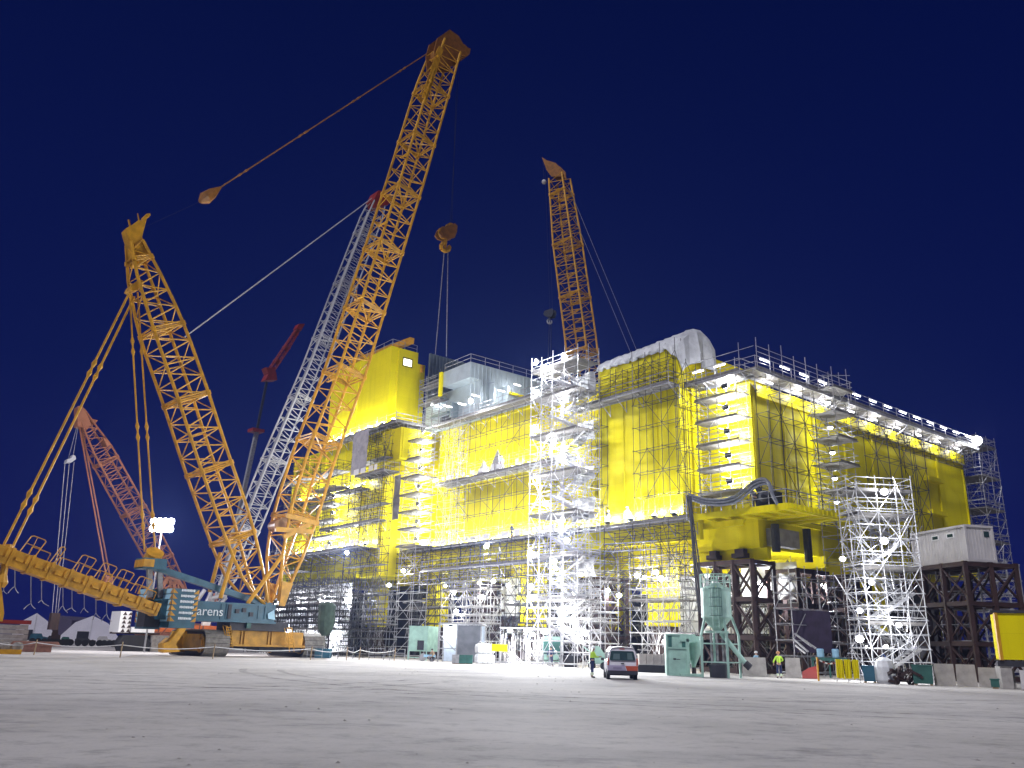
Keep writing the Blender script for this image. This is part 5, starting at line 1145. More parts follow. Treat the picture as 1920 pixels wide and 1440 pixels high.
# rope barrier
bp = [(-20, 86), (64, 84), (226, 80), (400, 82), (583, 86), (650, 88), (674, 90), (740, 92)]
T = thing('rope_barrier', gp(226, 80), 'white rope barrier on thin wooden stakes crossing the left yard', 'barrier')
tops = []
for a, R in bp: p = gp(a, R); x = MB(); x.tube(p, p+Z*1.25+V((.06, 0, 0)), .05, 6); x.build('stake', WOOD, T); tops.append(p+Z*1.0)
for i in range(len(tops)-1):
    x = MB(); n_ = 12; pts = [tops[i].lerp(tops[i+1], t/n_)-Z*(.25*math.sin(PI*t/n_)) for t in range(n_+1)]; x.path(pts, .035, 4); x.build('rope', WHT, T)
# steel rail barriers near the screen sheets
for i, (a, R) in enumerate(((590, 96), (648, 95), (706, 94), (745, 92))):
    T = thing('rail_barrier', gp(a, R), '%s grey rail barrier from the left before the birdcage scaffold' % ORD[i+1], 'barrier', 'rail barriers before the birdcage scaffold'); p, q = gp(a-14, R), gp(a+14, R)
    for h in (.3, .75, 1.15): x = MB(); x.tube(p+Z*h, q+Z*h, .03); x.build('rail', GALV, T)
    for s_ in (p, q): x = MB(); x.tube(s_, s_+Z*1.2, .035); x.build('post', GALV, T)
# green covered hose reel on a pole
T = thing('covered_machine', gp(607, 99), 'dark green cloth covered machine hung on a pole left of the birdcage scaffold', 'machine')
x = MB(); x.lathe(gp(606, 98)+Z*2.3, [(.35, 0), (.75, .6), (.95, 1.6), (.9, 2.6), (1.0, 3.2), (.6, 3.5)], 10); x.build('cover', GCOV, T)
x = MB(); x.tube(gp(614, 98), gp(614, 98)+Z*5.4, .12, 7); x.tube(gp(614, 98)+Z*5.4, gp(604, 98)+Z*5.9, .12, 7); x.build('pole', DARK, T)
x = MB(); x.box(gp(606, 98)+Z*.5, V((.8, 0, 0)), V((0, .6, 0)), Z*.49); x.build('base', TEAL, T)

# ---------------------------------------------------------------- middle foreground things
T, F, wd = simplebox('mint_hopper', 'mint green hopper box on legs left of the grey cage', 'hopper', 765, 794, 97, 0, 3, 3, MINT, yaw=.05)
F = Frame(F.o, V((.97, .24, 0)).normalized(), V((-.24, .97, 0)).normalized())
F2u = V((.86, -.5, 0)); 
F = Frame(gp(765, 98), V((.93, -.36, 0)), V((.36, .93, 0)))
x = MB(); x.prism([F.p(a, b, .95) for a, b in ((0, 0), (2.3, 0), (2.3, 3.0), (0, 3.0))], Z*2.6); x.build('shell', MINT, T)
x = MB(); x.box(F.p(1.15, 1.5, 3.58), F.u*1.2, F.v*1.55, Z*.05); x.build('rim', MINT, T)
x = MB(); x.box(F.p(1.5, -.03, 1.6), F.u*.4, F.v*.02, Z*.5); x.build('opening', DARK, T)
for a, b in ((.05, 0), (2.25, 0), (.05, 2.9), (2.25, 2.9)): x = MB(); x.beam(F.p(a, b, 0), F.p(a, b, .95), .12, .12, up=V((1, 0, 0))); x.build('leg', MINT, T)
x = MB(); x.beam(F.p(0, 0, .3), F.p(2.3, 0, .3), .08, .08); x.build('leg_rail', MINT, T)
# grey cage
FG = Frame(gp(821, 92), V((.985, -.17, 0)), V((.17, .985, 0)))
T = thing('steel_cage', FG.p(2.3, 1, 0), 'grey open-sided steel cage box with a diagonal bar on its left', 'cage')
W_, H_ = 4.5, 3.75
for a in (0, 1.95, W_):
    for b in (0, 2.2): x = MB(); x.beam(FG.p(a, b, 0), FG.p(a, b, H_), .13, .13, up=V((1, 0, 0))); x.build('post', CRG, T)
x = MB(); x.box(FG.p(W_/2, 1.1, H_+.06), FG.u*(W_/2+.1), FG.v*1.2, Z*.06); x.build('roof', CRG, T)
x = MB(); x.box(FG.p(3.22, .04, H_/2), FG.u*1.2, FG.v*.03, Z*(H_/2-.08)); x.build('closed_panel', mat('grey_panel', (.16, .17, .19), .5, noise=.25, scale=1, metal=.3), T)
x = MB(); x.box(FG.p(W_/2, 2.25, H_/2), FG.u*(W_/2-.08), FG.v*.03, Z*(H_/2-.06)); x.build('back_panel', mat('pale_blue_panel', (.45, .52, .60), .5, noise=.15), T)
x = MB(); x.beam(FG.p(.1, 0, H_*.72), FG.p(1.85, 0, H_*.3), .09, .09); x.build('diagonal_bar', CRG, T)
x = MB(); x.beam(FG.p(.1, 0, 1.35), FG.p(1.9, 0, 1.35), .07, .09); x.build('mid_rail', CRG, T)
flood(FG.p(1.0, 1.0, H_-.2), V((0, .3, -1)), 'lamp shining inside the grey steel cage', 'large flood lamps', power=260, size=.2)
# dark crates
for i, a in enumerate((849, 861, 874)):
    p = gp(a+6, 84); T = thing('tool_crate', p, '%s small dark green crate from the left before the grey cage' % ORD[i+1], 'crate', 'small crates before the grey cage')
    x = MB(); x.box(p+Z*.42, V((.33, 0, 0)), V((0, .4, 0)), Z*.36); x.build('box', DGRN if i else CRG, T)
    x = MB(); x.box(p+Z*.80, V((.35, 0, 0)), V((0, .42, 0)), Z*.03); x.build('lid', DGRN if i else CRG, T)
    x = MB(); x.box(p+Z*.03, V((.3, 0, 0)), V((0, .35, 0)), Z*.03); x.build('skid', WOOD, T)
# sacks
for i in range(6):
    p = gp(900+(i % 3)*9, 88)+Z*(.0 if i < 3 else .95); T = thing('bulk_bag', p, '%s white bulk bag %s right of the grey cage' % (ORD[i % 3+1], 'on the ground' if i < 3 else 'on the upper row'), 'bag', 'bulk bags beside the grey cage')
    x = MB(); x.lathe(p, [(.38, 0), (.52, .15), (.55, .6), (.48, .85), (.2, .95)], 9); x.build('bag', TARP, T)
    x = MB(); x.tube(p+V((-.3, 0, .85)), p+V((0, 0, 1.2)), .02); x.tube(p+V((.3, 0, .85)), p+V((0, 0, 1.2)), .02); x.build('lifting_loop', WHT, T)
# tube racks with upright white tubes
for i, (a, R, n_) in enumerate(((930, 90, 12), (955, 92, 14), (985, 91, 14))):
    p = gp(a, R); F = Frame(p, V((1, 0, 0)), V((0, 1, 0))); T = thing('tube_rack', p, '%s stillage of upright scaffold tubes from the grey cage' % ORD[i+1], 'rack', 'stillages of scaffold tubes')
    x = MB(); x.box(F.p(.9, .5, .15), F.u*1.0, F.v*.6, Z*.1); x.build('base', GALV, T)
    for s_ in ((0, 0), (1.8, 0), (0, 1), (1.8, 1)): x = MB(); x.tube(F.p(*s_, 0), F.p(*s_, 2.2), .05); x.build('post', GALV, T)
    for k in range(n_): x = MB(); a_ = random.uniform(.1, 1.7); b_ = random.uniform(0, 1); x.tube(F.p(a_, b_, .25), F.p(a_+random.uniform(-.1, .1), b_, random.uniform(1.8, 3.1)), .035); x.build('scaffold_tube', CABW, T)
T = thing('work_shelter', gp(970, 89), 'lit flat shelter roof above the tube stillages', 'shelter')
F = Frame(gp(937, 90), V((.99, -.1, 0)), V((.1, .99, 0)))
x = MB(); x.box(F.p(2.6, 1.5, 3.55), F.u*2.7, F.v*1.6, Z*.04); x.build('roof', SHEET, T)
for a, b in ((0, 0), (5.2, 0), (0, 3), (5.2, 3)): x = MB(); x.tube(F.p(a, b, 0), F.p(a, b, 3.5), .05); x.build('post', GALV, T)
for i in range(3): flood(F.p(.9+i*1.7, .9, 3.3), V((0, -.4, -1)), '%s lamp under the shelter roof' % ORD[i+1], 'lamps under the shelter roof', power=230, size=.28)
# yellow tool chest with bundled rods
T = thing('tool_chest', gp(936, 84), 'yellow tool chest on a stand among leaning rods', 'chest'); p = gp(936, 84)
x = MB(); x.box(p+Z*1.55, V((.75, 0, 0)), V((0, .4, 0)), Z*.32); x.build('box', YEL, T)
for s_ in (-.65, .65): x = MB(); x.tube(p+V((s_, 0, 0)), p+V((s_, 0, 1.25)), .04); x.build('leg', GALV, T)
for i in range(7):
    a = 944+i*3; T = thing('steel_rod', gp(a, 83), '%s rod from the left leaning by the yellow tool chest' % ORD[i+1], 'rod', 'rods leaning by the tool chest'); x = MB(); x.tube(gp(a-4, 84)+Z*1.3, gp(a+14+i*2, 82)+Z*.06, .03); x.build('rod', CABW, T)
# green cabinets with white chairs
for i, a in enumerate((1019, 1036)):
    p = gp(a+7, 83.5); T = thing('gas_rack', p, '%s dark green rack cabinet before the stair tower' % ('left' if i == 0 else 'right'), 'rack', 'dark green rack cabinets')
    x = MB(); x.box(p+Z*1.75+V((0, .3, 0)), V((.38, 0, 0)), V((0, .3, 0)), Z*.6); x.build('cabinet', DGRN, T)
    x = MB(); x.box(p+Z*2.55+V((0, .3, 0)), V((.36, 0, 0)), V((0, .28, 0)), Z*.15); x.build('top_tray', MINT, T)
    for s_ in (-.36, .36): x = MB(); x.tube(p+V((s_, .3, 0)), p+V((s_, .3, 2.6)), .04); x.build('post', GALV, T)
    c = gp(a+7, 82.5); T = thing('folding_chair', c, 'pale chair standing below the %s dark green cabinet' % ('left' if i == 0 else 'right'), 'chair', 'pale chairs below the cabinets')
    x = MB(); x.box(c+Z*.48, V((.28, 0, 0)), V((0, .25, 0)), Z*.03); x.build('seat', MINT, T); x = MB(); x.box(c+Z*.85+V((0, .25, 0)), V((.28, 0, 0)), V((0, .02, 0)), Z*.25); x.build('backrest', MINT, T)
    for s_ in ((-.25, -.2), (.25, -.2), (-.25, .22), (.25, .22)): x = MB(); x.tube(c+V((s_[0], s_[1], 0)), c+V((s_[0], s_[1], .46)), .03); x.build('leg', WHT, T)
T = thing('steel_skip', gp(1071, 82), 'black tapered steel skip right of the green cabinets', 'skip'); p = gp(1071, 82)
x = MB(); k = [(-.55, 0), (.55, 0), (.85, .95), (-.85, .95)]; x.prism([p+V((a, 0, b+.02)) for a, b in k], V((0, 1.2, 0))); x.build('tub', RUBB, T); x = MB(); x.box(p+V((0, .6, .99)), V((.9, 0, 0)), V((0, .66, 0)), Z*.04); x.build('rim', DARK, T)
T = thing('mortar_pump', gp(1120, 74), 'light green pump machine behind the worker by the van', 'machine'); p = gp(1121, 74)
x = MB(); x.prism([p+V((a, 0, b)) for a, b in ((-.7, .5), (.7, .5), (.55, 1.3), (.1, 1.9), (-.35, 1.9), (-.6, 1.2))], V((0, .8, 0))); x.build('body', MINT, T)
for s_ in (-.5, .5): x = MB(); x.lathe(p+V((s_, -.12, .33)), [(.1, 0), (.32, .02), (.32, .16)], 14, ax=V((0, 1, 0))); x.build('wheel', RUBB, T)
x = MB(); x.tube(p+V((-.6, .3, 1.4)), p+V((-1.3, .3, 1.9)), .05); x.build('tow_bar', MINT, T)
T, F, wd = simplebox('tent_frame', 'white framed awning side left of the worker', 'awning', 1093, 1106, 72, 0, 1, 1, WHT)
for a in (0, wd): x = MB(); x.tube(F.p(a, 0, 0), F.p(a, 0, 1.9), .05); x.build('post', WHT, T)
x = MB(); x.tube(F.p(0, 0, 1.9), F.p(wd, 0, 1.9), .05); x.tube(F.p(0, 0, 1.2), F.p(wd, 0, 1.2), .04); x.build('rail', WHT, T)
# blocks and skid behind van
for i in range(4):
    p = gp(1203+i*14, 74); T = thing('concrete_block', p, '%s pale concrete block from the left in the row behind the van' % ORD[i+1], 'block', 'pale blocks behind the van')
    x = MB(); x.box(p+Z*.95+V((.1, .5, 0)), V((.29, 0, 0)), V((0, .4, 0)), Z*.42); x.build('block', CONC, T)
T = thing('steel_skid', gp(1224, 72), 'long black skid on the ground right of the van', 'skid'); p, q = gp(1196, 71), gp(1250, 71); x = MB(); x.beam(p+Z*.27, q+Z*.27, 1.2, .5); x.build('skid', RUBB, T); x = MB(); x.beam(p+Z*.55, q+Z*.55, 1.3, .05); x.build('top_plate', DARK, T)
# mint control cabinet and funnel
FC = Frame(gp(1250, 63), V((.995, -.05, 0)), V((.05, .995, 0)))
T = thing('control_cabinet', FC.p(.7, .5, 0), 'mint green control cabinet standing left of the silo', 'cabinet')
x = MB(); x.box(FC.p(.7, .6, 1.42), FC.u*.68, FC.v*.6, Z*1.32); x.build('housing', MINT, T)
x = MB()
for a in (0, 1.4): x.beam(FC.p(a, -.04, .05), FC.p(a, -.04, 2.78), .1, .1, up=V((1, 0, 0)))
for z in (.06, 1.86, 2.76): x.beam(FC.p(0, -.05, z), FC.p(1.4, -.05, z), .09, .1)
x.build('door_frame', MINT, T)
x = MB(); x.box(FC.p(.25, -.02, 2.3), FC.u*.12, FC.v*.01, Z*.38); x.box(FC.p(1.2, -.02, 2.3), FC.u*.12, FC.v*.01, Z*.38); x.build('painted_shadow', DGRN, T)  # dark green panels: shade of the door recesses put into the colour
x = MB(); x.box(FC.p(.55, -.01, 1.12), FC.u*.1, FC.v*.01, Z*.05); x.box(FC.p(.8, -.01, 1.1), FC.u*.12, FC.v*.008, Z*.02); x.build('small_label', DARK, T)
for a in (.55, 1.1): pass
T = thing('mixing_funnel', gp(1297, 64), 'mint green mixing funnel on a pedestal between cabinet and silo', 'funnel')
p = gp(1300, 64.5)
x = MB(); x.lathe(p, [(.12, .55), (.18, .8), (.72, 1.9), (.74, 2.65), (.7, 2.7)], 18); x.build('cone', MINT, T, smooth=True)
x = MB(); x.box(gp(1290, 63.2)+Z*2.55, V((.55, 0, 0)), V((0, .08, 0)), Z*.25); x.box(gp(1290, 63.2)+Z*1.25, V((.09, 0, 0)), V((0, .08, 0)), Z*1.24); x.build('pedestal', MINT, T)
x = MB(); x.box(gp(1292, 63.4)+Z*.08, V((.75, 0, 0)), V((0, .6, 0)), Z*.08); x.build('base_skid', MINT, T)
x = MB(); x.lathe(p, [(.16, .02), (.16, .55)], 10); x.build('outlet', RUST, T)
# silo
p = gp(1347, 62); T = thing('cement_silo', p, 'mint green cement silo on legs with a ladder and top railing', 'silo')
x = MB(); x.lathe(p+Z*2.9, [(.15, 0), (.28, .2), (1.0, .98), (1.02, 1.02), (1.02, 2.95), (.98, 3.0), (.35, 3.3), (.3, 3.35)], 26); sh = x.build('tank', MINT, T, smooth=False)
x = MB(); x.lathe(p+Z*3.9, [(1.04, 0), (1.06, .07), (1.04, .14)], 26); x.build('tank_ring', MINT, sh); x = MB(); x.lathe(p+Z*5.72, [(1.04, 0), (1.06, .06), (1.04, .12)], 26); x.build('tank_ring', MINT, sh)
for a, b in ((-1.25, -.5), (.35, -1.1), (1.5, .2), (0, 1.1)):
    x = MB(); q = p+V((a, b, 0)); x.beam(q, q+Z*2.75, .14, .14, up=V((1, 0, 0))); t_ = p+V((a*.72, b*.72, 3.95)); x.beam(q+Z*2.75, t_, .13, .13); x.build('leg', MINT, T)
for z in (1.0, 2.2):
    x = MB(); qs = [p+V((a, b, z)) for a, b in ((-1.25, -.5), (.35, -1.1), (1.5, .2), (0, 1.1))]
    for i in range(4): x.beam(qs[i], qs[(i+1) % 4], .06, .08)
    x.build('leg_brace', MINT, T)
x = MB(); x.box(p+V((-.3, -1.0, 2.95)), V((.8, 0, 0)), V((0, .12, 0)), Z*.07); x.build('front_beam', MINT, T)
x = MB()
for i in range(10):
    t = 2*PI*i/10; q = p+V((1.05*math.cos(t), 1.05*math.sin(t), 5.85)); x.tube(q, q+Z*.95, .035)
    q2 = p+V((1.05*math.cos(t+2*PI/10), 1.05*math.sin(t+2*PI/10), 5.85)); x.tube(q+Z*.95, q2+Z*.95, .035); x.tube(q+Z*.5, q2+Z*.5, .03)
x.build('top_railing', MINT, T)
x = MB()
for s_ in (-.55, -.15): x.tube(p+V((s_, -1.22, 3.2)), p+V((s_, -1.22, 6.7)), .035)
for i in range(12): x.tube(p+V((-.55, -1.22, 3.3+i*.28)), p+V((-.15, -1.22, 3.3+i*.28)), .025)
x.build('ladder', MINT, T)
x = MB()
for i in range(4):
    z = 4.0+i*.6; pts = [p+V((-.35+.42*math.cos(PI*k/6+PI), -1.22+.5*math.sin(PI*k/6+PI), z)) for k in range(7)]; x.path(pts, .025, 4)
for k in (1, 3, 5): q = p+V((-.35+.42*math.cos(PI*k/6+PI), -1.22+.5*math.sin(PI*k/6+PI), 4.0)); x.tube(q, q+Z*1.8, .02)
x.build('ladder_cage', DGRN, T)
x = MB(); x.tube(p+V((.1, -.6, 2.9)), p+V((1.5, -1.3, .95)), .16, 10); x.build('screw_conveyor', MINT, T)
x = MB(); x.tube(p+V((1.45, -1.28, 1.0)), p+V((1.75, -1.4, .7)), .24, 10); x.build('drive_motor', DARK, T)
x = MB(); x.tube(p+V((-.6, -.3, 5.9)), p+V((-.6, -.3, 6.9)), .1, 8); x.box(p+V((0, 0, 6.2)), V((.2, 0, 0)), V((0, .2, 0)), Z*.15); x.build('vent_pipe', WHT, T)
for a in (-.5, -.1, .3, .5): x = MB(); x.tube(p+V((a, -.2, .5)), p+V((a, -.1, 3.1)), .08, 7); x.build('feed_pipe', CRG, T)
x = MB(); x.lathe(p+V((-.1, -.3, .02)), [(.6, 0), (.65, .8), (.3, 1.0)], 12); x.build('mixer_pot', DARK, T)

# right foreground clutter
for i, (a0, a1, R, h, lb) in enumerate(((1390, 1436, 69, 1.35, 'weathered concrete block left of the worker in hi-vis'), (1470, 1500, 69, 1.4, 'weathered concrete block right of the worker in hi-vis'), (1746, 1786, 62, 1.3, 'pale concrete block right of the teal bin'), (1787, 1826, 62, 1.3, 'pale concrete block second right of the teal bin'), (1828, 1866, 62, 1.15, 'grey concrete block left of the patched block'), (1867, 1898, 61, 1.1, 'patched grey concrete block near the right picture edge'))):
    T, F, wd = simplebox('concrete_block', lb, 'block', a0, a1, R, 0, h, 1.2, CONC); x = MB(); x.prism([F.p(-.0, 0, .01), F.p(wd, 0, .01), F.p(wd-.05, .1, h), F.p(.05, .1, h)], F.v*1.0); x.build('block', CONC, T)
    x = MB(); x.tube(F.p(wd*.3, .5, h-.05), F.p(wd*.3, .5, h+.12), .03); x.tube(F.p(wd*.7, .5, h-.05), F.p(wd*.7, .5, h+.12), .03); x.build('lifting_eye', RUST, T)
T, F, wd = simplebox('water_barrier', 'red plastic barrier left of the yellow post', 'barrier', 1501, 1530, 67, 0, 1, .6, RED)
x = MB(); x.prism([F.p(0, 0, .02), F.p(wd, 0, .02), F.p(wd, .12, .45), F.p(wd, .2, .9), F.p(.5, .2, .75), F.p(0, .12, .45)], F.v*.5); x.build('barrier', RED, T)
T = thing('marker_post', gp(1531, 62), 'thin yellow post right of the red barrier', 'post'); x = MB(); x.beam(gp(1531, 62), gp(1531, 62)+Z*1.5, .1, .1, up=V((1, 0, 0))); x.build('post', CRY, T)
T = thing('barrier_tape', gp(1550, 62), 'drooping red and white tape strung from the yellow post', 'tape'); p, q = gp(1531, 62)+Z*1.4, gp(1578, 63)+Z*1.4
for i in range(10):
    a, b = i/10, (i+1)/10; x = MB(); x.beam(p.lerp(q, a)-Z*.3*math.sin(PI*a), p.lerp(q, b)-Z*.3*math.sin(PI*b), .01, .09); x.build('tape_segment', WHT if i % 2 else RED, T)
T, F, wd = simplebox('work_bench', 'dark green bench carrying blue drums left of the stair tower', 'bench', 1520, 1588, 72, 0, 1, .8, DGRN)
x = MB(); x.box(F.p(wd/2, .5, 1.35), F.u*(wd/2), F.v*.5, Z*.12); x.build('bench_top', DGRN, T)
for a in (.1, wd/2, wd-.1): x = MB(); x.box(F.p(a, .5, .61), F.u*.07, F.v*.45, Z*.6); x.build('leg', DGRN, T)
for i in range(2): q = F.p(.7+i*1.1, .5+i*.1, 1.48); T = thing('drum', q, '%s pale blue drum from the left on the dark green bench' % ORD[i+1], 'drum', 'drums on the green bench'); x = MB(); x.lathe(q, [(.26, 0), (.28, .05), (.26, .3), (.28, .55), (.25, .62)], 12); x.build('barrel', LBLUE, T); x = MB(); x.lathe(q, [(.24, .625), (.2, .66)], 12); x.build('lid', DBLUE, T)
T, F, wd = simplebox('draped_fence', 'fence hung with three yellow cloths before the right stair tower', 'fence', 1565, 1609, 62, 0, 1, .5, YEL)
for a in (0, wd/2, wd): x = MB(); x.tube(F.p(a, 0, 0), F.p(a, 0, 1.4), .035); x.build('post', GALV, T)
x = MB(); x.tube(F.p(0, 0, 1.35), F.p(wd, 0, 1.35), .03); x.build('rail', GALV, T)
for i in range(3):
    x = MB(); a0, a1 = wd*i/3+.03, wd*(i+1)/3-.03; n_ = 8; rr = random.Random(i)
    top = [F.p(a0+(a1-a0)*k/n_, -.05-.05*math.sin(k*2), 1.4) for k in range(n_+1)]; bot = [F.p(a0+(a1-a0)*k/n_+.05*math.sin(i+k), -.1-.08*math.sin(k*2.4+i), .22+rr.uniform(-.06, .06)) for k in range(n_+1)]
    x.v += top+bot
    for k in range(n_): x.f.append((k, k+1, n_+2+k, n_+1+k))
    o = x.build('cloth', YELB, T); o.modifiers.new('s', 'SOLIDIFY').thickness = .02
def crate(label, a0, a1, R, h, m, dep=1.0, name='storage_bin', cat='bin', slant=0.0):
    T, F, wd = simplebox(name, label, cat, a0, a1, R, 0, h, dep, m); x = MB(); x.prism([F.p(slant, 0, .1), F.p(wd-slant, 0, .1), F.p(wd, 0, h), F.p(0, 0, h)], F.v*dep); x.build('tub', m, T)
    x = MB(); x.box(F.p(wd/2, dep/2, h+.03), F.u*(wd/2+.04), F.v*(dep/2+.04), Z*.03); x.build('rim', m, T); x = MB()
    for a in (.15, wd-.15): x.box(F.p(a, dep/2, .05), F.u*.08, F.v*dep*.45, Z*.045)
    x.build('runner', WOOD, T)
crate('teal bin right of the yellow cloths', 1613, 1640, 62, 1.0, MATS['teal_paint'], slant=.1); crate('teal bin left of the pale concrete blocks', 1706, 1745, 61, 1.15, MATS['dark_green_paint'], slant=.05); crate('small blue green bin among the right-hand blocks', 1850, 1866, 59.5, .5, DGRN, .6)
T = thing('bulk_bag', gp(1656, 62), 'lone grey white bulk bag beside the teal bin', 'bag'); p = gp(1656, 62); x = MB(); x.lathe(p, [(.5, 0), (.62, .2), (.63, 1.0), (.5, 1.4), (.2, 1.6)], 10); x.build('bag', TARP, T); x = MB(); x.tube(p+V((-.4, 0, 1.3)), p+V((0, 0, 1.8)), .03); x.tube(p+V((.4, 0, 1.3)), p+V((0, 0, 1.8)), .03); x.build('lifting_loop', DBLUE, T)
T = thing('scrap_heap', gp(1690, 61), 'heap of rusty scrap pieces beside the stair tower foot', 'scrap'); rr = random.Random(8); x = MB()
for i in range(26): c = gp(1690, 61)+V((rr.uniform(-.8, .8), rr.uniform(-.4, .4), rr.uniform(.05, .9))); d = V((rr.uniform(-1, 1), rr.uniform(-1, 1), rr.uniform(-.4, 1))).normalized(); x.beam(c-d*rr.uniform(.1, .5), c+d*.35, rr.uniform(.04, .2), rr.uniform(.04, .25))
o = x.build('scrap', RUST, T); o['kind'] = 'stuff'
# yellow container at right edge
FY = Frame(gp(1872, 60), V((.936, -.352, 0)), V((.352, .936, 0)))
T = thing('yellow_container', FY.p(2, 1, 1.6), 'flat sided yellow container on dark beams at the right edge', 'container')
x = MB(); x.box(FY.p(3.2, 1.2, 2.98), FY.u*3.0, FY.v*1.2, Z*1.33); x.build('shell', YEL, T)
x = MB(); x.beam(FY.p(.1, -.08, 1.62), FY.p(.1, -.08, 4.33), .16, .18, up=V((1, 0, 0))); x.build('corner_post', CRY, T)
x = MB(); x.beam(FY.p(-.2, -.05, 4.40), FY.p(6.2, -.05, 4.40), .2, .14); x.build('top_rail', DARK, T)
x = MB(); x.beam(FY.p(-.1, .2, 1.42), FY.p(6.2, .2, 1.42), .35, .32); x.build('base_beam', DARK, T)
x = MB(); x.box(FY.p(2.3, -.03, 4.1), FY.u*.08, FY.v*.02, Z*.12); x.build('lifting_lug', DARK, T)
for a in (.3, 3, 5.8): x = MB(); x.box(FY.p(a, 1, .63), FY.u*.3, FY.v*.9, Z*.62); x.build('support_block', CONC, T)
T, F, wd = simplebox('meter_box', 'pale electric box at the lower right picture edge', 'box', 1906, 1930, 58, 0, 1.1, .4, CABW); x = MB(); x.box(F.p(wd/2, .2, .6), F.u*(wd/2), F.v*.2, Z*.5); x.build('box', CABW, T); x = MB(); x.box(F.p(wd/2, .2, .05), F.u*(wd/2+.05), F.v*.25, Z*.05); x.build('base', CONC, T); x = MB(); x.box(F.p(wd*.4, -.01, .55), F.u*.05, F.v*.01, Z*.05); x.build('lock', DARK, T)
# dark sheet screen under the right side
x = MB(); p, q = gp(1488, 73), gp(1562, 74); x.box((p+q)/2+Z*3.4, (q-p)/2, V((0, .05, 0)), Z*1.6); tag(x.build('dark_screen', mat('dark_purple_sheet', (.035, .022, .05), .8, noise=.3)), 'dark purple screen right of the second brown trestle', 'screen')
for i, (a0, b0, a1, b1_) in enumerate(((1490, 1188, 1522, 1212), (1490, 1200, 1515, 1222), (1500, 1195, 1530, 1216), (1492, 1210, 1510, 1225))):
    x = MB(); x.beam(at(a0, b0, 70), at(a1, b1_, 69), .12, .12); tag(x.build('leaning_tube', GALV), '%s tube from the top leaning by the dark screen' % ORD[i+1], 'tube', 'tubes leaning by the dark screen')

# ---------------------------------------------------------------- van
vp = gp(1167, 51.2); VF = Frame(vp, V((.998, -.05, 0)), V((.05, .998, 0)))
T = thing('small_van', vp, 'white hatchback van seen from behind with purple and red bumper bands', 'van')
sec_ = [(0, 1.0, 1.0), (.10, 1.02, 1.03), (.6, 1.04, 1.045), (2.4, 1.03, 1.03)]
ring0 = [(-.82, .34), (-.88, .62), (-.87, 1.0), (-.74, 1.58), (-.62, 1.74), (0, 1.80), (.62, 1.74), (.74, 1.58), (.87, 1.0), (.88, .62), (.82, .34)]
rows = []
for y, kx, kz in ((0, .98, .985), (.1, 1.0, 1.0), (.7, 1.02, 1.02), (2.2, 1.02, 1.02)): rows.append([VF.p(a*kx, y+(0.22 if y < .05 and b > 1.0 else 0)*((b-1)/.8), b*kz) for a, b in ring0])
rows.append([VF.p(a*1.0, 2.9, min(b, 1.12 if abs(a) < .86 else 1.05)) for a, b in ring0]); rows.append([VF.p(a*.93, 3.85, min(b, .85)) for a, b in ring0])
x = MB(); m_n = len(ring0)
for r_ in rows: x.v += r_
for i in range(len(rows)-1):
    for j in range(m_n): k = i*m_n+j; k2 = i*m_n+(j+1) % m_n; x.f.append((k, k2, k2+m_n, k+m_n))
x.f.append(tuple(range(m_n))); x.f.append(tuple(reversed(range((len(rows)-1)*m_n, len(rows)*m_n))))
vb = x.build('body', VANW, T)
def rp(a, z, off=.02): return VF.p(a, (.22*max(0, (z-1)/.8))-off, z)
x = MB(); x.prism([rp(a, z, .012) for a, z in ((-.70, 1.05), (.70, 1.05), (.73, 1.12), (.66, 1.52), (.6, 1.57), (-.6, 1.57), (-.66, 1.52), (-.73, 1.12))], V((0, -.012, 0))); wn = x.build('rear_window', GLASS, T)
x = MB(); x.prism([rp(a, z, .035) for a, z in ((-.55, 1.1), (-.15, 1.1), (-.15, 1.42), (-.5, 1.42))], V((0, -.004, 0))); x.prism([rp(a, z, .035) for a, z in ((.28, 1.1), (.6, 1.1), (.55, 1.46), (.28, 1.46))], V((0, -.004, 0))); x.build('window_reflection', mat('painted_reflection', (.10, .15, .15), .2), wn)  # paler panels: reflections in the rear glass put into the colour
x = MB(); x.prism([rp(-.86, .50, .02), rp(.2, .50, .02), rp(.12, .78, .02), rp(-.87, .78, .02)], V((0, -.015, 0))); x.build('purple_band', VANP, T)
x = MB(); x.prism([rp(.25, .50, .02), rp(.86, .50, .02), rp(.87, .76, .02), rp(.15, .76, .02)], V((0, -.02, 0))); x.build('red_band', VANR, T)
x = MB(); x.beam(VF.p(-.86, -.05, .40), VF.p(.86, -.05, .40), .16, .2); x.build('bumper', DARK, T)
x = MB(); x.box(VF.p(0, 1.9, .33), VF.u*.74, VF.v*1.8, Z*.1); x.build('underbody', RUBB, T)
for s_ in (-1, 1):
    x = MB(); x.box(VF.p(s_*.83, -.015, .98), VF.u*.045, VF.v*.03, Z*.2); x.build('tail_light', VANR, T)
    for yy in (.75, 3.15):
        x = MB(); x.lathe(VF.p(s_*.78-(.12), yy, .31), [(.12, 0), (.31, .02), (.31, .22), (.12, .24)], 16, ax=VF.u); wh = x.build('wheel', RUBB, T); x = MB(); x.lathe(VF.p(s_*.78-.13, yy, .31), [(.05, 0), (.17, .01), (.17, .02)], 12, ax=VF.u); x.build('rim', CRG, wh)
    x = MB(); x.box(VF.p(s_*.99, 2.55, 1.08), VF.u*.09, VF.v*.05, Z*.08); x.build('mirror', DARK, T)
    x = MB(); x.prism([VF.p(s_*.868, .5, 1.12), VF.p(s_*.868, 2.3, 1.12), VF.p(s_*.80, 2.0, 1.5), VF.p(s_*.80, .5, 1.5)], VF.u*s_*.02); x.build('side_window', GLASS, T)
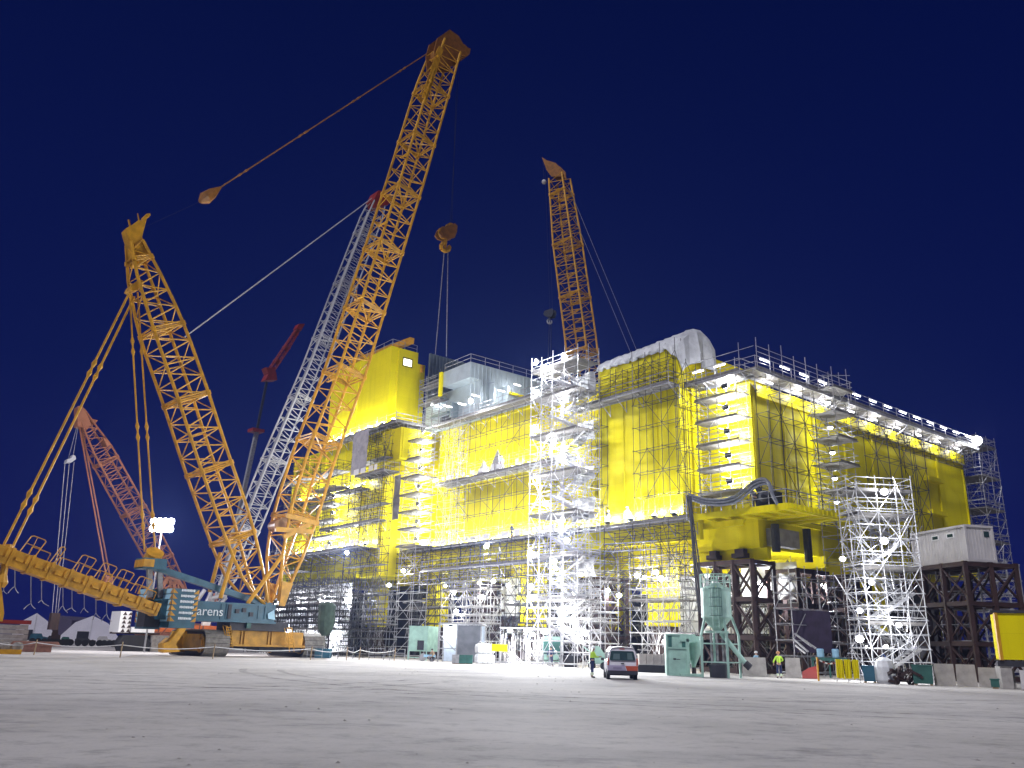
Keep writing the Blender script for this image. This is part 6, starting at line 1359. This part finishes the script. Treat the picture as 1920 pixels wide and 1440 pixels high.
x = MB(); x.tube(rp(0, 1.05, .05), rp(-.05, 1.22, .05), .012); x.build('wiper', RUBB, T)
x = MB(); x.box(rp(0, .88, .03), VF.u*.09, VF.v*.008, Z*.03); x.build('handle', DARK, T)
x = MB(); x.box(rp(-.3, .64, .05), VF.u*.24, VF.v*.006, Z*.055); x.build('number_plate', mat('plate_mauve', (.28, .25, .36), .5), T)
x = MB(); x.box(rp(0, 1.68, .0), VF.u*.14, VF.v*.02, Z*.02); x.build('brake_lamp', VANR, T)

# ---------------------------------------------------------------- people
def skinmesh(name, verts, edges, rad, m, parent, M, sub=1):
    me = bpy.data.meshes.new(name); me.from_pydata([tuple(M @ V(v)-worldloc(parent)) for v in verts], edges, []); me.update(); me.materials.append(m)
    ob = bpy.data.objects.new(name, me); COL.objects.link(ob); ob.parent = parent
    s = ob.modifiers.new('skin', 'SKIN'); sv = me.skin_vertices[0].data
    for i, r_ in enumerate(rad): sv[i].radius = (r_, r_) if not isinstance(r_, tuple) else r_
    sv[0].use_root = True
    if sub: q = ob.modifiers.new('sub', 'SUBSURF'); q.levels = sub; q.render_levels = sub
    return ob
def person(loc, face, label, jacket, trousers, helmet=None, arms=((.30, .05, 1.12), (.28, .25, 1.05), (-.30, .02, 1.12), (-.28, .15, .95)), bend=0.0, legs=None, group=None, crouch=False, band=True, dark_vest=False):
    loc = V(loc); T = thing('person', loc, label, 'person', group); M = Matrix.Translation(loc) @ Matrix.Rotation(face, 4, 'Z')
    pz = .93 if not crouch else .42
    P = {}
    vs = [(0, 0, pz), (0, bend*.3, pz+.25), (0, bend*.6, pz+.42), (0, bend, pz+.56), (0, bend+.01, pz+.64), (0, bend+.03, pz+.72), (0, bend+.02, pz+.82)]
    ra = [.13, .125, .14, .055, .05, .085, .07]; ed = [(0, 1), (1, 2), (2, 3), (3, 4), (4, 5), (5, 6)]
    def add(p, r_, frm): vs.append(p); ra.append(r_); ed.append((frm, len(vs)-1)); return len(vs)-1
    add((0, bend+.14, pz+.71), .018, 5)                       # nose
    cl_arm = []; dz = pz-.93
    for s_, (el, wr) in ((1, arms[:2]), (-1, arms[2:])):
        sh = add((s_*.18, bend*.9, 1.44+dz), .058, 3); e_ = add((el[0], el[1]+bend*.7, el[2]+dz), .042, sh); w_ = add((wr[0], wr[1]+bend*.5, wr[2]+dz), .028, e_)
        d = (V(wr)-V(el)).normalized(); pc = V(vs[w_])+d*.07; pm = add(tuple(pc), .034, w_); sd_ = d.cross(V((0, 0, 1)));
        if sd_.length < .1: sd_ = V((1, 0, 0))
        sd_.normalize()
        for k in range(4):
            f1 = add(tuple(pc+d*(.055)+sd_*(-.03+.02*k)), .0095, pm); add(tuple(V(vs[f1])+d*(.04+.006*(1.5-abs(k-1.5)))-V((0, 0, .02))), .008, f1)
        t1 = add(tuple(pc+sd_*.045), .011, pm); add(tuple(pc+sd_*.06+d*.035), .009, t1)
        cl_arm.append((vs[sh], vs[e_], vs[w_]))
    lg = []
    for s_ in (1, -1):
        if crouch: kn, an = (s_*.16, .36, .48), (s_*.14, .10, .09)
        elif legs: kn, an = legs[0 if s_ == 1 else 1]
        else: kn, an = (s_*.12, .03, .50), (s_*.13, -.02, .09)
        h_ = add((s_*.10, 0, pz-.05), .085, 0); k_ = add(kn, .056, h_); a_ = add(an, .038, k_); add((an[0], an[1]+.14, .04), .035, a_); lg.append((vs[h_], kn, an))
    skinmesh('body', vs, ed, ra, SKIN, T, M)
    # clothes
    v2 = [(0, 0, pz+.02), (0, bend*.3, pz+.25), (0, bend*.6, pz+.42), (0, bend*.95, pz+.54)]; e2_ = [(0, 1), (1, 2), (2, 3)]; r2_ = [.15, .15, .165, .075]
    for sh, el, wr in cl_arm: k = len(v2); v2 += [sh, el, tuple(V(el).lerp(V(wr), .75))]; e2_ += [(3, k), (k, k+1), (k+1, k+2)]; r2_ += [.078, .058, .045]
    skinmesh('jacket', v2, e2_, r2_, jacket, T, M)
    if dark_vest:
        skinmesh('dark_lower_jacket', [(0, 0, pz-.02), (0, bend*.2, pz+.14), (0, bend*.3, pz+.26)], [(0, 1), (1, 2)], [.158, .165, .162], NAVY, T, M)
    v3 = [(0, 0, pz+.06)]; e3 = []; r3 = [.14]
    for h_, kn, an in lg: k = len(v3); v3 += [h_, kn, tuple(V(kn).lerp(V(an), .9))]; e3 += [(0, k), (k, k+1), (k+1, k+2)]; r3 += [.105, .075, .058]
    skinmesh('trousers', v3, e3, r3, trousers, T, M)
    for h_, kn, an in lg:
        skinmesh('boot', [an, (an[0], an[1]+.06, .05), (an[0], an[1]+.19, .045)], [(0, 1), (1, 2)], [.055, .052, .045], RUBB, T, M)
        if band: 
            a, b = V(kn).lerp(V(an), .45), V(kn).lerp(V(an), .85); x = MB(); x.tube(M @ a, M @ b, .083, 10, r2=.072); x.build('reflective_band', REFL, T)
    hc = V(vs[5])+V((0, 0, .02)); x = MB(); c = M @ hc
    if helmet: x.lathe(c, [(.155, .0), (.15, .02), (.13, .03), (.125, .09), (.09, .14), (.02, .16)], 14); x.build('helmet', helmet, T)
    else: x.lathe(c, [(.105, .0), (.108, .05), (.08, .10), (.02, .13)], 12); x.build('hair', HAIR, T)
    return T
person(gp(1110, 53.2), -1.45, 'worker standing left of the van with white helmet looking right', HIVIS, NAVY, WHT, arms=((.22, .18, 1.18), (.12, .42, 1.22), (-.22, .15, 1.18), (-.12, .42, 1.2)), bend=.06, dark_vest=True)
person(gp(1459, 65.5), 0.1, 'worker in hi-vis yellow top and navy trousers seen from behind among blocks', HIVIS, NAVY, mat('helmet_orange', (.5, .22, .08), .4), arms=((.36, .08, 1.2), (.16, .24, 1.12), (-.34, .05, 1.15), (-.30, .2, .98)))
person(gp(813, 93), 2.4, 'dusty worker crouching in front of the mint green hopper', WOOD, DARK, None, crouch=True, bend=.2, band=False, arms=((.28, .15, 1.15), (.2, .38, 1.0), (-.28, .15, 1.15), (-.2, .38, 1.0)))
T = thing('hand_cart', gp(800, 93), 'small two-wheeled cart beside the crouching worker', 'cart'); p = gp(800, 93)
for s_ in (-.1, .9): x = MB(); x.lathe(p+V((s_-.3, 0, .4)), [(.36, 0), (.4, .04), (.36, .08)], 14, ax=V((0, 1, 0))); x.build('wheel', CRG, T)
x = MB(); x.box(p+V((.3, .2, .55)), V((.6, 0, 0)), V((0, .3, 0)), Z*.12); x.build('tray', LBLUE, T)
dz = 13.04
person(L(15.0, -2.8, 12.8), 1.2, 'dark clothed worker on the walkway at the foot of the tall block', NAVY, NAVY, WHT, arms=((.3, .2, 1.4), (.2, .4, 1.65), (-.3, .02, 1.12), (-.28, .15, .95)), band=False)
person(L(12.2, -3.2, 12.8), -.6, 'worker in light blue overalls on the walkway at the foot of the tall block', LBLUE, LBLUE, WHT, band=False)
person(L(31, -1.9, 13.05), .6, 'worker in navy on the long lower walkway beside a rail sheet', NAVY, NAVY, WHT, band=False)
person(L(33.5, -1.7, 21.25), .3, 'worker in light blue on the middle walkway beside the grey pyramids', LBLUE, NAVY, WHT, band=False)
person(L(-1.5, -2.4, 13.0), .3, 'dark clothed worker bending over hoses on the cantilever platform', DARK, DARK, None, bend=.25, band=False)
person(gp(1033, 82.5), 0, 'dark figure standing between the two green cabinets', NAVY, NAVY, None, band=False)
person(gp(1418, 72), .4, 'worker in pale blue beside the concrete block near the silo', LBLUE, NAVY, WHT, band=False)
# pump machine on the cantilever platform and rails
T = thing('hose_pump', L(-2.9, -2.4, 13), 'black hose pump on the cantilever platform', 'pump'); x = MB(); x.box(L(-2.9, -2.4, 13.65), A*.9, B*.45, Z*.5); x.build('housing', RUBB, T); x = MB(); x.lathe(L(-2.9, -2.9, 13.8), [(.2, 0), (.5, .1), (.5, .3), (.2, .4)], 12, ax=-B); x.build('reel', DARK, T); x = MB(); x.beam(L(-2.2, -2.4, 14.1), L(-1.5, -2.4, 15.2), .3, .35); x.build('arm', RUBB, T); x = MB(); x.box(L(-2.9, -2.4, 13.06), A*1.1, B*.6, Z*.06); x.build('skid', DARK, T)
T = thing('platform_railing', L(-.5, -3.5, 13), 'grey railing round the cantilever platform edge', 'railing')
pth = [L(4.2, -3.55, 13), L(-5.15, -3.55, 13), L(-5.15, 5.8, 13)]
for i in range(2):
    n_ = 6
    for k in range(n_+(1 if i else 0)): q = pth[i].lerp(pth[i+1], k/n_); x = MB(); x.tube(q, q+Z*1.15, .035); x.build('post', GALV, T)
    for h in (.55, 1.1): x = MB(); x.tube(pth[i]+Z*h, pth[i+1]+Z*h, .03); x.build('rail', GALV, T)
# railings on the roofs
for lb, pts, hh_ in (('thin railing on top of the yellow roof cube', [L(70, -5.8, 41), L(53.5, -5.8, 41), L(53.5, -1.8, 41)], 1.1), ('thin railing along the roof of the silver clad house', [L(45.9, -2.0, 36.3), L(40.1, -2.0, 36.3), L(40.1, 18.9, 36.3)], 1.1)):
    T = thing('roof_railing', pts[1], lb, 'railing')
    for i in range(len(pts)-1):
        d_ = (pts[i+1]-pts[i]).length; n_ = max(2, round(d_/2.4))
        for k in range(n_+1):
            if i and not k: continue
            q = pts[i].lerp(pts[i+1], k/n_); x = MB(); x.tube(q, q+Z*hh_, .04); x.build('post', GALV, T)
        for h in (.55, 1.1): x = MB(); x.tube(pts[i]+Z*h, pts[i+1]+Z*h, .035); x.build('rail', GALV, T)
scaffold('roof_scaffold', 'small scaffold in the recess between roof cube and silver house', FB(47.0, -1.9), 5.0, 1.2, 3, 1, 29.3, 36.5, 1.8, decks=[32.9, 35.2], brace=.3, seed=61)
# grey sheet pyramids on the middle walkway
for i, a in enumerate((37.5, 34.8)):
    x = MB(); c = L(a, -1.3, 21.28); b_ = 1.0 if i == 0 else 1.3; h = 2.0 if i == 0 else 2.9; pts = [c+A*b_*.8-B*.6, c-A*b_*.8-B*.6, c-A*b_*.8+B*.6, c+A*b_*.8+B*.6]; ap = c+Z*h
    x.v += pts+[ap]; x.f += [(0, 1, 4), (1, 2, 4), (2, 3, 4), (3, 0, 4), (3, 2, 1, 0)]; tag(x.build('sheet_tent', TARPG), '%s grey sheet pyramid on the middle walkway' % ('smaller' if i == 0 else 'taller'), 'cover')
# hanging lamps' cable: light truss under module
T = thing('lattice_truss', L(38, -3.6, 8.2), 'horizontal aluminium truss spanning the scaffold bays under the left wall', 'truss'); x = MB()
for h in (0, .55): x.tube(L(30, -3.9, 8.6+h), L(46, -3.9, 8.6+h), .05)
for i in range(26): a = 30+i*.615; x.tube(L(a, -3.9, 8.6 if i % 2 else 9.15), L(a+.615, -3.9, 9.15 if i % 2 else 8.6), .03)
x.build('truss', GALV, T)
T = thing('lattice_truss', L(10, -4.2, 10.6), 'horizontal aluminium truss right of the bright stair tower', 'truss'); x = MB()
for h in (0, .7): x.tube(L(7.5, -4.4, 10.2+h), L(14, -4.4, 10.4+h), .05)
for i in range(12): a = 7.5+i*.54; x.tube(L(a, -4.4, 10.2+(.7 if i % 2 else 0)), L(a+.54, -4.4, 10.2+(0 if i % 2 else .7)), .03)
x.build('truss', GALV, T)
# ---------------------------------------------------------------- haze, added for halos round the lamps
x = MB(); x.box(V((20, 130, 60)), V((330, 0, 0)), V((0, 420, 0)), Z*62.0)
HZ = bpy.data.materials.new('lamp_halo_haze'); HZ.use_nodes = True; hn = HZ.node_tree; hn.nodes.clear()
ho = hn.nodes.new('ShaderNodeOutputMaterial'); hv = hn.nodes.new('ShaderNodeVolumePrincipled'); hv.inputs['Color'].default_value = (.34, .50, 1, 1); hv.inputs['Density'].default_value = 0.0002; hv.inputs['Anisotropy'].default_value = 0.7
hn.links.new(hv.outputs[0], ho.inputs['Volume'])
o = x.build('haze', HZ); o['kind'] = 'stuff'
